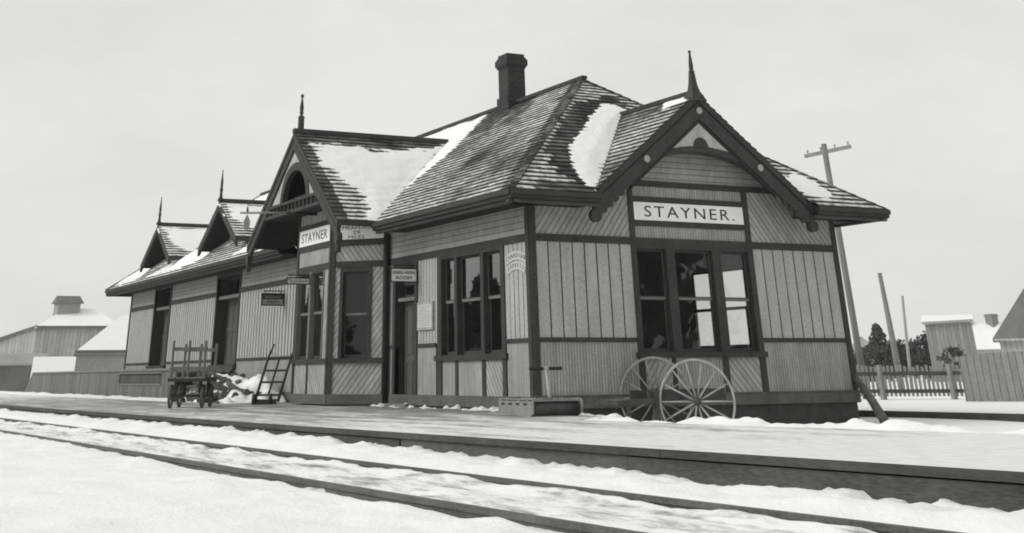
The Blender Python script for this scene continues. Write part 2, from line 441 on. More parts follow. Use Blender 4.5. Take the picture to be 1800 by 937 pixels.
t.fbox(FE, 2.69, 5.755, 3.49, 3.605, -.05, .030, 'trim'); t.fbox(FE, 2.69, 5.755, 3.985, 4.10, -.05, .030, 'trim')
t.fbox(FE, 1.7, 6.7, 4.315, 4.44, -.05, .031, 'trim')
t.build('end_trim', station)
sk = MB(); sk.fbox(FE, -.03, W + .03, .03, .245, -.06, .045, 'skirting_paint'); sk.fbox(FE, -.03, W + .03, .245, .265, -.06, .062, 'skirting_paint')
sk.fbox(FL, BX1 + BY, -.0, .03, .245, -.06, .042, 'skirting_paint'); sk.fbox(FL, -LEN, BX0 - BY, .03, .245, -.06, .042, 'skirting_paint')
sk.fbox(FF, BX0, BX1, .03, .245, -.06, .042, 'skirting_paint'); sk.fbox(FS, 0, BL, .03, .245, -.06, .042, 'skirting_paint'); sk.fbox(FT, 0, BL, .03, .245, -.06, .042, 'skirting_paint')
sk.build('skirting', station)
fd = MB(); fd.box(-LEN + .02, -.03, .03, W - .03, -1.2, .028, 'foundation')
fd.fpoly(F((0, 0, -1.2), (1, 0, 0), (0, -1, 0)), [(BX0 - BY, 0), (BX1 + BY, 0), (BX1 + BY, 1.22), (BX0 - BY, 1.22)], -.2, 0.0, 'foundation')
fd.build('foundation', station)

# --- track side
def rectfield(mb, Fr, u0, u1, z0, z1, holes, fn):
    us = sorted({u0, u1} | {h[k] for h in holes for k in (0, 1) if u0 < h[k] < u1})
    for a, b in zip(us, us[1:]):
        zs = [(z0, z1)]
        for h in holes:
            if h[0] < b - 1e-6 and h[1] > a + 1e-6:
                nz = []
                for p, q in zs:
                    if h[2] > p: nz.append((p, min(q, h[2])))
                    if h[3] < q: nz.append((max(p, h[3]), q))
                zs = [(p, q) for p, q in nz if q - p > 1e-4]
        for p, q in zs: fn(a, b, p, q)
w = wall_track
D0 = (-6.88, -5.72, 0, 3.08)                      # waiting room door
F1 = (-30.85, -28.5, 1.05, 3.72); F2 = (-22.3, -19.75, 1.0, 3.66)
T3 = (-4.45, -1.13, .93, 3.11)
holes_w = [D0, T3]; holes_f = [F1, F2]
# waiting room end
rectfield(w, FL, BX1 + BY, 0, .2, 1.25, [D0, (-4.58, -1.13, 0, 4)], lambda a, b, p, q: w.fbox(FL, a, b, p, q, -.10, 0, 'bead_board', 0))
for a, b, pt in ((-7.4, -6.98, .14), (-5.56, -4.46, .16), (-1.13, -.145, .185)):
    board_field(w, FL, a, b, 1.29, 3.12, pt, .03)
w.fbox(FL, -7.45, -.0, 3.2, 3.9, -.10, 0, 'clapboard', 90)
APL = [(-4.40, -3.56), (-3.44, -2.26), (-2.12, -1.22)]
for (a, b), an in zip(APL, (0, 0, -38)):
    w.fbox(FL, a, b, .2, .95, -.10, 0, 'diagonal_board' if an else 'bead_board', an)
w.fbox(FL, -4.58, -1.1, .2, .95, -.12, -.06, 'joint')
w.build('waiting_room_wall', station); w = MB()
# freight end
rectfield(w, FL, -LEN, -12.2, 3.2, 3.9, holes_f, lambda a, b, p, q: w.fbox(FL, a, b, p, q, -.10, 0, 'clapboard', 90))
for a, b in ((-34.85, -30.95), (-28.4, -22.4), (-19.65, -12.3)):
    board_field(w, FL, a, b, 1.16, 3.12, .27, .075)
rectfield(w, FL, -LEN, -12.2, .2, 1.10, holes_f, lambda a, b, p, q: w.fbox(FL, a, b, p, q, -.10, 0, 'bead_board', 0))
w.build('freight_wall', station)
t = trim_track
t.fbox(FL, -.145, .0, .02, 3.85, -.05, .034, 'trim')
t.fbox(FL, BX1 + BY + .02, -.145, 3.105, 3.25, -.05, .029, 'trim')
for a, b in ((-1.13, -.145), (-5.56, -4.58), (-7.4, -7.02)): t.fbox(FL, a, b, 1.215, 1.295, -.05, .025, 'trim')
t.fbox(FL, -4.45, -4.23, .24, 3.105, -.2, .031, 'trim'); t.fbox(FL, -1.295, -1.13, .24, 3.105, -.2, .031, 'trim')
for a, b in ((-3.55, -3.41), (-2.25, -2.09)):
    t.fbox(FL, a, b, 1.03, 3.105, -.2, .027, 'trim'); t.fbox(FL, a, b, .24, .92, -.05, .023, 'trim')
t.fbox(FL, -4.55, -1.07, .925, 1.035, -.2, .07, 'trim')
t.fbox(FL, -4.23, -1.295, 3.03, 3.105, -.2, .022, 'trim')
t.fbox(FL, -7.02, -6.88, .03, 3.105, -.28, .033, 'trim'); t.fbox(FL, -5.72, -5.58, .03, 3.105, -.28, .033, 'trim')
t.fbox(FL, -6.88, -5.72, 3.0, 3.105, -.28, .02, 'trim'); 
t.fbox(FL, -7.45, -7.30, .03, 3.85, -.05, .05, 'trim')

t.build('waiting_room_trim', station); t = MB()
t.fbox(FL, -LEN, -LEN + .15, .02, 3.85, -.05, .034, 'trim')
rectfield(t, FL, -LEN + .15, BX0 - BY - .02, 3.105, 3.25, holes_f, lambda a, b, p, q: t.fbox(FL, a, b, p, q, -.05, .029, 'trim'))
for a, b in ((-34.85, -30.95), (-28.4, -22.4), (-19.65, -12.3)): t.fbox(FL, a, b, 1.09, 1.17, -.05, .025, 'trim')
for h in holes_f:
    t.fbox(FL, h[0] - .11, h[0], h[2] - .05, 3.85, -.5, .035, 'trim'); t.fbox(FL, h[1], h[1] + .11, h[2] - .05, 3.85, -.5, .035, 'trim')
    t.fbox(FL, h[0], h[1], h[3], 3.85, -.5, .025, 'trim'); t.fbox(FL, h[0] - .15, h[1] + .15, h[2] - .12, h[2], -.5, .12, 'trim')
t.build('freight_trim', station)

# --- back and far walls, interior
bw = MB()
BWIN = (-5.75, -3.45, 1.18, 3.0); BW2 = (-31.2, -29.4, 1.3, 2.6)
rectfield(bw, FB, -LEN, 0, .03, 3.9, [BWIN, BW2, (-12.2, -10.6, 1.2, 3.0)], lambda a, b, p, q: bw.fbox(FB, a, b, p, q, -.12, 0, 'bead_board', 0))
bw.fbox(FW, 0, W, .03, 3.9, -.12, 0, 'bead_board', 0)
bw.build('back_wall', station)
it = MB()
it.box(-LEN + .1, -.11, .11, W - .13, .03, .06, 'interior'); it.box(-LEN + .1, -.11, .11, W - .13, 3.72, 3.76, 'ceiling_paint')
it.box(-16.1, -16, .11, W - .13, .06, 3.72, 'interior')  # unseen partition, added to stop light running through the hall
it.build('interior_floor', station)

# --- windows ( frame and sashes > pane )
def window(Fr, u0, u1, z0, z1, rec=.08, mid=None, mat='sash', rail='light_sash', muntin=False, name='window', cat=None):
    mb = MB(); o = -rec; fw = .05
    zm = mid if mid else (z0 + z1) / 2
    def sash(a, b, p, q, oo, m2):
        mb.fbox(Fr, a, a + fw, p, q, oo - .035, oo, mat); mb.fbox(Fr, b - fw, b, p, q, oo - .035, oo, mat)
        mb.fbox(Fr, a + fw, b - fw, p, p + .07, oo - .035, oo - .001, mat); mb.fbox(Fr, a + fw, b - fw, q - .05, q, oo - .035, oo - .001, m2)
    sash(u0 + .01, u1 - .01, z0, zm, o - .04, rail); sash(u0 + .01, u1 - .01, zm - .045, z1, o, mat)
    mb.fbox(Fr, u0 + .06, u1 - .06, zm - .045, zm + .004, o - .03, o + .004, rail)
    if muntin:
        for k in (1, 2): 
            x = u0 + (u1 - u0) * k / 3; mb.fbox(Fr, x - .015, x + .015, z0, z1, o - .03, o - .004, mat)
    c = Fr.pt((u0 + u1) / 2, z0, 0)
    wo = mb.build(name, station, origin=c)
    g = MB(); g.face([Fr.pt(u0 + .05, z0 + .06, o - .055), Fr.pt(u1 - .05, z0 + .06, o - .055), Fr.pt(u1 - .05, zm - .03, o - .055), Fr.pt(u0 + .05, zm - .03, o - .055)], 'window_glass')
    g.face([Fr.pt(u0 + .05, zm, o - .015), Fr.pt(u1 - .05, zm, o - .015), Fr.pt(u1 - .05, z1 - .04, o - .015), Fr.pt(u0 + .05, z1 - .04, o - .015)], 'window_glass')
    g.build('pane', wo, origin=c)
    return wo
for a, b in ((2.69, 3.47), (3.70, 4.735), (4.975, 5.755)): window(FE, a, b, 1.03, 3.035, mid=2.08)
for a, b in ((-4.23, -3.55), (-3.41, -2.25), (-2.09, -1.295)): window(FL, a, b, 1.035, 3.03, mid=2.14)
for a, b in ((-10.95, -10.05), (-9.95, -9.05)): window(FF, a, b, 1.04, 3.04, mid=2.12, rail='light_sash')
window(FS, .36, 1.06, 1.04, 3.0, mid=2.04); window(FT, .5, 1.2, 1.04, 3.0, mid=2.1)
window(FB, *BWIN, rec=.06, mid=2.09, rail='sash'); window(FB, *BW2, rec=.06)

# --- waiting room door
dm = MB(); o = -.24
dm.fbox(FL, -6.88, -5.72, .05, 2.24, o - .05, o, 'door_paint')
for a, b, p, q in ((-6.75, -6.35, .2, .95), (-6.25, -5.85, .2, .95), (-6.75, -6.35, 1.1, 2.1), (-6.25, -5.85, 1.1, 2.1)):
    dm.fbox(FL, a, b, p, p + .04, o, o + .018, 'door_paint'); dm.fbox(FL, a, b, q - .04, q, o, o + .018, 'door_paint')
    dm.fbox(FL, a, a + .04, p + .04, q - .04, o, o + .017, 'door_paint'); dm.fbox(FL, b - .04, b, p + .04, q - .04, o, o + .017, 'door_paint')
door = dm.build('door', station, origin=(-6.3, .2, .05))
h = MB(); h.tube([FL.pt(-5.83, 1.05, o), FL.pt(-5.83, 1.05, o + .06)], .028, 'iron'); h.build('handle', door, origin=FL.pt(-5.83, 1.05, o))
tb = MB(); tb.fbox(FL, -6.88, -5.72, 2.25, 2.33, -.26, -.05, 'light_sash')
tw = tb.build('transom_bar', station)
window(FL, -6.88, -5.72, 2.34, 3.0, rec=.2, mid=2.66, rail='sash', name='transom_window')
st = MB(); st.box(-6.95, -5.65, -.28, .1, .0, .06, 'weathered_wood'); st.build('door_step', station)

# --- freight doors
for hl, pane in ((F1, False), (F2, True)):
    dm = MB(); o = -.42
    dm.fbox(FL, hl[0], hl[1], hl[2], 3.0, o - .05, o, 'door_paint')
    n = 4
    for k in range(n + 1):
        x = hl[0] + (hl[1] - hl[0] - .1) * k / n; dm.fbox(FL, x, x + .1, hl[2], 3.0, o, o + .02, 'door_paint')
    for z in (hl[2] + .02, 2.0, 2.86): dm.fbox(FL, hl[0], hl[1], z, z + .13, o, o + .026, 'door_paint')
    d = dm.build('freight_door', station, origin=(hl[0], .4, hl[2]))
    tb = MB(); tb.fbox(FL, hl[0], hl[1], 3.0, 3.1, -.46, -.06, 'light_sash'); tb.build('transom_bar', station)
    window(FL, hl[0], hl[1], 3.1, hl[3], rec=.36, mid=3.12, rail='sash', muntin=True, name='transom_window')
    c = MB()
    if pane:
        for k in range(3): c.fbox(FL, hl[0] + 1.25 + k * .38, hl[0] + 1.45 + k * .38, 3.16, hl[3] - .04, -.50, -.46, 'white_paint')
        c.build('curtain', station)

# --- telegraph bay
bm = MB()
bm.fbox(FF, BX0, BX1, .2, .95, -.10, 0, 'diagonal_board', -40)
bm.fbox(FS, 0, BL, .2, .95, -.10, 0, 'diagonal_board', 40); bm.fbox(FT, 0, BL, .2, .95, -.10, 0, 'diagonal_board', 40)
bm.fbox(FF, -9.03, -8.6, 1.0, 3.12, -.10, 0, 'diagonal_board', 40); bm.fbox(FF, BX0, -10.98, 1.0, 3.12, -.10, 0, 'diagonal_board', 40)
for a, b in ((.1, .27), (1.16, 1.5)): bm.fbox(FS, a, b, 1.0, 3.12, -.10, 0, 'diagonal_board', 40)
for a, b in ((.1, .42), (1.28, 1.5)): bm.fbox(FT, a, b, 1.0, 3.12, -.10, 0, 'diagonal_board', 40)
for Fr, l0, l1 in ((FF, BX0, BX1), (FS, 0, BL), (FT, 0, BL)):
    bm.fbox(Fr, l0, l1, 3.2, 4.6, -.10, 0, 'diagonal_board', -40 if Fr is FS else 0)
bm.build('bay_wall', station)
t = MB()
for Fr, l0, l1 in ((FF, BX0, BX1), (FS, 0, BL), (FT, 0, BL)):
    t.fbox(Fr, l0, l1, 3.105, 3.25, -.05, .028, 'trim')
    t.fbox(Fr, l0, l1, .93, 1.035, -.15, .06, 'trim')
    t.fbox(Fr, l0, l1, 3.62, 3.765, -.05, .027, 'trim'); t.fbox(Fr, l0, l1, 4.18, 4.30, -.05, .027, 'trim')
    t.fbox(Fr, l0, l0 + .12, .24, 4.6, -.03, .034, 'trim'); t.fbox(Fr, l1 - .12, l1, .24, 4.6, -.03, .034, 'trim')
for a, b in ((.27, .36), (1.06, 1.16)): t.fbox(FS, a, b, 1.03, 3.11, -.18, .025, 'trim')
for a, b in ((.42, .5), (1.2, 1.28)): t.fbox(FT, a, b, 1.03, 3.11, -.18, .025, 'trim')
for a, b in ((-10.98, -10.95), (-10.05, -9.95), (-9.05, -9.0)): t.fbox(FF, a, b, 1.03, 3.11, -.18, .025, 'light_sash')
t.fbox(FF, -10.95, -9.05, 3.04, 3.11, -.18, .02, 'trim'); t.fbox(FS, .36, 1.06, 3.0, 3.11, -.18, .02, 'trim'); t.fbox(FT, .5, 1.2, 3.0, 3.11, -.18, .02, 'trim')
t.fbox(FF, -10.05, -9.95, .24, .93, -.05, .022, 'trim')
t.build('bay_trim', station)

# ------------------------------------------------------------------ roof
EX = .19
GY, GX = 4.24, .65                                 # end gable: centre y, front x
GA, GS = 6.32, .752                                # apex z, slope
BGX, BGY, BGA, BGS = -9.8, -1.85, 6.61, .734       # bay gable
def under_end_gable(x, y, z): return x > -2.9 and (GA - GS * abs(y - GY)) > z + .02
def under_bay_gable(x, y, z): return y < 3.2 and (BGA - BGS * abs(x - BGX)) > z + .02
def courses(mb, P0, U, Sd, smax, lim, drop=None, mat='shingle', seg=.3, lift=.03):
    """lapped shingle courses on the plane P0 + u*U + s*Sd, lim(s)->(u0,u1)"""
    P0, U, Sd = V(P0), V(U).normalized(), V(Sd).normalized(); Nn = U.cross(Sd).normalized()
    if Nn.z < 0: Nn = -Nn
    k = 0; s = 0.
    while s < smax - .01:
        s1 = min(s + EX + .012, smax); sm = min(s + EX, smax)
        a0, a1 = lim(s); b0, b1 = lim(sm)
        lo, hi = min(a0, b0), max(a1, b1)
        n = max(1, int((hi - lo) / seg)); j0 = random.uniform(-.004, .004)
        edges = [lo + (hi - lo) * i / n for i in range(n + 1)]
        lf = [lift + random.uniform(-.007, .007) for _ in edges]; sg = [random.uniform(-.012, .012) for _ in edges]
        for i in range(n):
            u0, u1 = edges[i], edges[i + 1]
            p = [(max(a0, min(a1, u0)), s + sg[i] * (s > 0)), (max(a0, min(a1, u1)), s + sg[i + 1] * (s > 0)), (max(b0, min(b1, u1)), s1), (max(b0, min(b1, u0)), s1)]
            if p[0][0] >= p[1][0] - 1e-4 and p[3][0] >= p[2][0] - 1e-4: continue
            q = [P0 + U * x[0] + Sd * x[1] for x in p]
            c = (q[0] + q[1] + q[2] + q[3]) / 4
            if drop and drop(*c): continue
            l0, l1 = lf[i], lf[i + 1]
            top = [q[0] + Nn * l0, q[1] + Nn * l1, q[2] + Nn * .004, q[3] + Nn * .004]
            uv = [(x[0], k + min(.999, max(0.001, (x[1] - s) / EX))) for x in p]
            mt = mat(c) if callable(mat) else mat
            mb.face(top, mt, uv)
            mb.face([q[0] - Nn * .012, q[1] - Nn * .012, top[1], top[0]], mt, [(p[0][0], k + .01)] * 4)
        s += EX; k += 1
HR = (W / 2 + OV); SLN = math.sqrt(1 + SL * SL); ZR = ZE + HR * SL
RX1, RX0 = OV - HR, -LEN - OV + HR
SLEN = HR * SLN
HIP_PATCH = [(4.04, 4.76), (4.37, 4.75), (4.72, 4.36), (4.4, 3.95), (1.2, .25), (1.08, .3), (1.17, .97), (1.45, 1.83), (1.61, 2.09), (2.22, 2.77), (2.78, 3.42), (3.45, 4.18)]
def sdf_poly(px, py, poly):
    d = 1e9; inside = False; n = len(poly)
    for i in range(n):
        x0, y0 = poly[i]; x1, y1 = poly[(i + 1) % n]
        ex, ey = x1 - x0, y1 - y0; wx, wy = px - x0, py - y0
        t_ = max(0, min(1, (wx * ex + wy * ey) / (ex * ex + ey * ey + 1e-12)))
        d = min(d, (wx - ex * t_) ** 2 + (wy - ey * t_) ** 2)
        if (y0 > py) != (y1 > py) and px < (x1 - x0) * (py - y0) / (y1 - y0) + x0: inside = not inside
    d = math.sqrt(d); return d if inside else -d
def hip_mat(c):
    s_ = (c.z - ZE) * SLN / SL; d = -sdf_poly(c.y, s_, HIP_PATCH) + .35 * noise.noise(c * .9) + random.uniform(-.08, .08)
    if c.y > GY + .6: return 'shingle'
    return 'shingle_wet' if d < .55 or s_ < .3 and c.y > -.2 else 'shingle_lined'
def main_mat(c):
    if c.x < -12: return 'shingle_frosted'
    s_ = (c.z - ZE) * SLN / SL; hip = OV - s_ / SLN - c.x + .3 * noise.noise(c * 1.1) + random.uniform(-.06, .06)
    if hip < .55: return 'shingle_wet'
    if s_ > 3.6 and hip < 2.4 + .5 * noise.noise(c * .8): return 'shingle_frosted'
    if abs(c.x + 8.1) < .9 and s_ > 4.6: return 'shingle_wet'
    return 'shingle'
def bay_mat(c):
    if (BGA - c.z) < .42 + .25 * noise.noise(c * 2) or c.y < -1.5: return 'shingle_wet'
    return 'shingle_frosted'
roof = MB()
# track slope, end hip, back slope, far hip
lim_main = lambda s: (s / SLN - LEN - OV, OV - s / SLN)
SDn = V((0, 1, SL)); 
def drop_main(x, y, z): return under_bay_gable(x, y, z)
courses(roof, (0, -OV, ZE), (1, 0, 0), (0, 1, SL), SLEN, lim_main, drop_main, main_mat)
lim_hip = lambda s: (-OV + s / SLN, W + OV - s / SLN)
courses(roof, (OV, 0, ZE), (0, 1, 0), (-1, 0, SL), SLEN, lim_hip, under_end_gable, hip_mat)
courses(roof, (0, W + OV, ZE), (1, 0, 0), (0, -1, SL), SLEN, lim_main, None, 'shingle_frosted', seg=1.5)
courses(roof, (-LEN - OV, 0, ZE), (0, 1, 0), (1, 0, SL), SLEN, lim_hip, None, 'shingle_frosted', seg=1.5)
roof_o = roof.build('main_roof', station)
# end gable roof, two slopes; runs back until it dies into the hip
gl_ = math.sqrt(1 + GS * GS); GH = 3.08; GZE = GA - GH * GS
def hipx(z): return OV - (z - ZE) / SL
for sgn in (-1, 1):
    g = MB()
    P0 = V((0, GY + sgn * GH, GZE)); Sd = V((0, -sgn, GS))
    courses(g, P0, (1, 0, 0), Sd, GH * gl_, lambda s: (hipx(GZE + s / gl_ * GS) - .03, GX + .06), None, 'shingle')
    # sheathing below, soffit side
    a = [V((hipx(GZE) - .2, GY + sgn * GH, GZE)), V((GX + .04, GY + sgn * GH, GZE)), V((GX + .04, GY, GA)), V((hipx(GA) - .2, GY, GA))]
    if sgn > 0: a = a[::-1]
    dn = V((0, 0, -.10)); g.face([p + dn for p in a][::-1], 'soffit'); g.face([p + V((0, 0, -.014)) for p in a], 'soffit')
    g.build('gable_roof', station)
# bay gable roof
bl_ = math.sqrt(1 + BGS * BGS); BH = 3.55; BZE = BGA - BH * BGS
def mainy(z): return (z - ZE) / SL - OV
for sgn in (-1, 1):
    g = MB()
    P0 = V((BGX + sgn * BH, 0, BZE)); Sd = V((-sgn, 0, BGS))
    courses(g, P0, (0, 1, 0), Sd, BH * bl_, lambda s: (BGY - .06, mainy(BZE + s / bl_ * BGS) + .03), None, bay_mat)
    a = [V((BGX + sgn * BH, mainy(BZE) + .2, BZE)), V((BGX + sgn * BH, BGY - .04, BZE)), V((BGX, BGY - .04, BGA)), V((BGX, mainy(BGA) + .2, BGA))]
    if sgn < 0: a = a[::-1]
    dn = V((0, 0, -.10)); g.face([p + dn for p in a], 'soffit'); g.face([p + V((0, 0, -.014)) for p in a][::-1], 'soffit')
    g.build('gable_roof', station)

# eaves: fascia, gutter moulding, soffit
ev = MB()
def fascia_run(x0, y0, x1, y1, nx, ny):
    # nx,ny outward
    d = V((x1 - x0, y1 - y0, 0)).normalized(); n = V((nx, ny, 0))
    Fr = F((x0, y0, 0), d, n); l = (V((x1, y1, 0)) - V((x0, y0, 0))).length
    ev.fbox(Fr, 0, l, ZE - .16, ZE - .015, -.06, -.005, 'trim')
    ev.fbox(Fr, 0, l, ZE - .085, ZE + .005, -.02, .055, 'trim')          # gutter
    ev.fbox(Fr, 0, l, ZE - .225, ZE - .163, -.22, -.10, 'gutter_wood')     # bed moulding
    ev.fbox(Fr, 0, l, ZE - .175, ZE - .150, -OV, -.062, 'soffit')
EW = W + OV
gL, gR = GY - 2.98, GY + 2.98; bL, bR = BGX - 3.5, BGX + 3.5
fascia_run(-LEN - OV, -OV, bL, -OV, 0, -1); fascia_run(bR, -OV, OV, -OV, 0, -1)
fascia_run(OV, -OV, OV, gL, 1, 0); fascia_run(OV, gR, OV, EW, 1, 0)
fascia_run(-LEN - OV, EW, OV, EW, 0, 1); fascia_run(-LEN - OV, -OV, -LEN - OV, EW, -1, 0)
# soffit inside the bay gable and along its side eaves
ev.box(BGX - 2.75, BGX + 2.75, BGY + .1, 0, 4.57, 4.60, 'soffit')
for sgn in (-1, 1):
    x = BGX + sgn * BH
    ev.box(min(x, x + sgn * .05), max(x, x + sgn * .05), BGY, mainy(BZE), BZE - .09, BZE + .01, 'trim')
    y = GY + sgn * GH
    ev.box(hipx(GZE), GX, min(y, y + sgn * .05), max(y, y + sgn * .05), GZE - .13, GZE + .01, 'trim')
ev.build('eaves', station)
# ridge and hip caps
rc = MB()
rc.bar((RX0 - .1, W / 2, ZR + .05), (RX1 + .15, W / 2, ZR + .05), .16, .09, 'trim')
rc.bar((BGX, BGY - .08, BGA + .05), (BGX, mainy(BGA) + .02, BGA + .05), .18, .13, 'trim')
rc.bar((GX + .1, GY, GA + .04), (hipx(GA) + .02, GY, GA + .04), .14, .09, 'trim')
def cap(a, b):
    a, b = V(a), V(b); n = 34
    for i in range(n):
        p = a.lerp(b, i / n); q = a.lerp(b, (i + 1) / n)
        rc.bar(p + V((0, 0, .042)), q + V((0, 0, .026)), .15, .03, 'shingle_wet')
cap((OV - .04, -OV + .04, ZE), (RX1, W / 2, ZR)); cap((OV - .04, EW - .04, ZE), (RX1, W / 2, ZR)); cap((-LEN - OV, -OV, ZE), (RX0, W / 2, ZR))
rc.build('ridge_cap', station)

# --- gable fronts
def rake(mb, Fr, uc, za, slope, half, top, width, o0, o1, mat, foot=0.):
    """barge boards: band of given vertical drop below the roof line, both sides"""
    for sg in (-1, 1):
        pts = [(uc, za - top), (uc + sg * half, za - top - slope * half), (uc + sg * (half + 0), za - top - slope * half - width), (uc, za - top - width)]
        if sg > 0: pts = pts[::-1]
        mb.fpoly(Fr, pts, o0, o1, mat)
FG = F((GX, 0, 0), (0, 1, 0), (1, 0, 0))
eg = MB()
rake(eg, FG, GY, GA, GS, 3.10, .0, .17, -.04, .075, 'trim')
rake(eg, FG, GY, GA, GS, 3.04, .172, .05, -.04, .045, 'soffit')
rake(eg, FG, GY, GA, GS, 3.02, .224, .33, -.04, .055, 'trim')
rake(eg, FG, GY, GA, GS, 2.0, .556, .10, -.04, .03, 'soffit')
# scalloped drops along the lower barge board
for sg in (-1, 1):
    for i in range(5):
        u = GY + sg * (2.28 + i * .16); z = GA - .556 - GS * (2.28 + i * .16)
        pts = [(u + .085 * math.cos(a), z + .085 * math.sin(a) + .03) for a in [2 * math.pi * k / 10 for k in range(10)]]
        eg.fpoly(FG, pts, -.035, .04, 'trim')
    u = GY + sg * 2.98; z = GA - .50 - GS * 2.98
    eg.fpoly(FG, [(u + .13 * math.cos(a), z + .13 * math.sin(a)) for a in [2 * math.pi * k / 14 for k in range(14)]], -.06, .08, 'trim')
# collar arch with the light panel above it
def arch_z(u, c, half, z0, rise): 
    t_ = (u - c) / half; return z0 + rise * (1 - t_ * t_) ** 0.75 if abs(t_) < 1 else z0
n = 24; A0, A1 = GY - 2.05, GY + 2.05
for i in range(n):
    u0 = A0 + (A1 - A0) * i / n; u1 = A0 + (A1 - A0) * (i + 1) / n
    z0a, z1a = arch_z(u0, GY, 2.06, 4.30, .72), arch_z(u1, GY, 2.06, 4.30, .72)
    eg.fpoly(FG, [(u0, z0a), (u1, z1a), (u1, z1a + .13), (u0, z0a + .13)], -.30, .02, 'trim')
eg.fpoly(FG, [(GY - .95, 5.02), (GY + .95, 5.02), (GY, 5.74)], -.03, .012, 'wall_board')
for sg in (-1, 1):   # solid spandrels beside it
    pts = [(GY + sg * .93, 5.0), (GY + sg * 2.0, 4.35), (GY + sg * 2.05, 4.25), (GY + sg * 1.75, 4.42), (GY + sg * .93, 4.95)]
eg.fpoly(FG, [(GY + .21 * math.cos(a), 5.135 + .21 * math.sin(a)) for a in [math.pi * k / 10 for k in range(11)]], -.02, .03, 'trim')
eg.build('gable_front', station)
for u, z in ((GY + .02, 5.93), (GY - 1.56, 4.79), (GY + 1.62, 4.77)):
    ro = MB(); ro.fpoly(FG, [(u + .075 * math.cos(a), z + .075 * math.sin(a)) for a in [2 * math.pi * k / 14 for k in range(14)]], .05, .085, 'spoke_wood')
    ro.build('rosette', station, origin=FG.pt(u, z, .06))
# bay gable front: barge boards, arched screen, balustrade
FGB = F((0, BGY, 0), (1, 0, 0), (0, -1, 0))
bg = MB()
rake(bg, FGB, BGX, BGA, BGS, BH + .02, .0, .15, -.04, .075, 'trim')
rake(bg, FGB, BGX, BGA, BGS, BH - .02, .152, .05, -.04, .045, 'soffit')
rake(bg, FGB, BGX, BGA, BGS, BH - .02, .204, .25, -.04, .055, 'trim')
HB = (BGA - .46 - 4.83) / BGS
cx, cr, cz = BGX + .15, .93, 4.83
def archp(r, rz, k, n=20): a = math.pi * k / n; return (cx + r * math.cos(a), cz + rz * math.sin(a))
# panel = polygon with the arch cut out, built in strips
n = 28
for k in range(n):
    u0 = BGX - HB + 2 * HB * k / n; u1 = BGX - HB + 2 * HB * (k + 1) / n
    def top(u): return BGA - .44 - BGS * abs(u - BGX)
    def bot(u): 
        d = (u - cx) / (cr + .13)
        return cz + (.92 * math.sqrt(1 - d * d) if abs(d) < 1 else 0)
    pts = [(u0, bot(u0)), (u1, bot(u1)), (u1, max(bot(u1) + .01, top(u1))), (u0, max(bot(u0) + .01, top(u0)))]
    bg.fpoly(FGB, pts, -.05, .0, 'wall_board')
for k in range(20):
    a0, a1 = archp(cr, .78, k), archp(cr, .78, k + 1); b0, b1 = archp(cr + .2, .98, k), archp(cr + .2, .98, k + 1)
    bg.fpoly(FGB, [a0, b0, b1, a1], -.12, .03, 'trim')
bg.box(BGX - 2.3, BGX + 2.3, BGY + .25, BGY + .27, 4.60, 5.0, 'soffit')
sb = .0
bg.fbox(FGB, BGX - HB - .05, BGX + HB + .05, 4.79, 4.86, -.08, .05, 'trim')
bg.fbox(FGB, BGX - HB - .32, BGX + HB + .32, 4.53, 4.61, -.08, .05, 'trim')
bg.build('bay_gable_front', station)
nb = 13
for k in range(nb):
    u = BGX - HB - .02 + (2 * HB + .04) * k / (nb - 1)
    ba = MB(); ba.lathe((u, BGY - .0, 4.61), [(.05, 0), (.05, .03), (.03, .05), (.052, .09), (.03, .13), (.05, .155), (.05, .18)], 'trim', 8)
    ba.build('baluster', station, origin=(u, BGY, 4.61))
for sg in (-1, 1):
    br = MB(); u = BGX + sg * (BH - .05); z = BGA - .42 - BGS * (BH - .05)
    br.fpoly(FGB, [(u + .13 * math.cos(a), z + .13 * math.sin(a)) for a in [2 * math.pi * k / 14 for k in range(14)]], -.06, .08, 'trim')
    br.fpoly(FGB, [(u - .09, z - .05), (u + .09, z - .05), (u + .06, z - .28), (u - .02, z - .33)], -.06, .06, 'trim')
    br.build('scroll_bracket', station, origin=FGB.pt(u, z, 0))

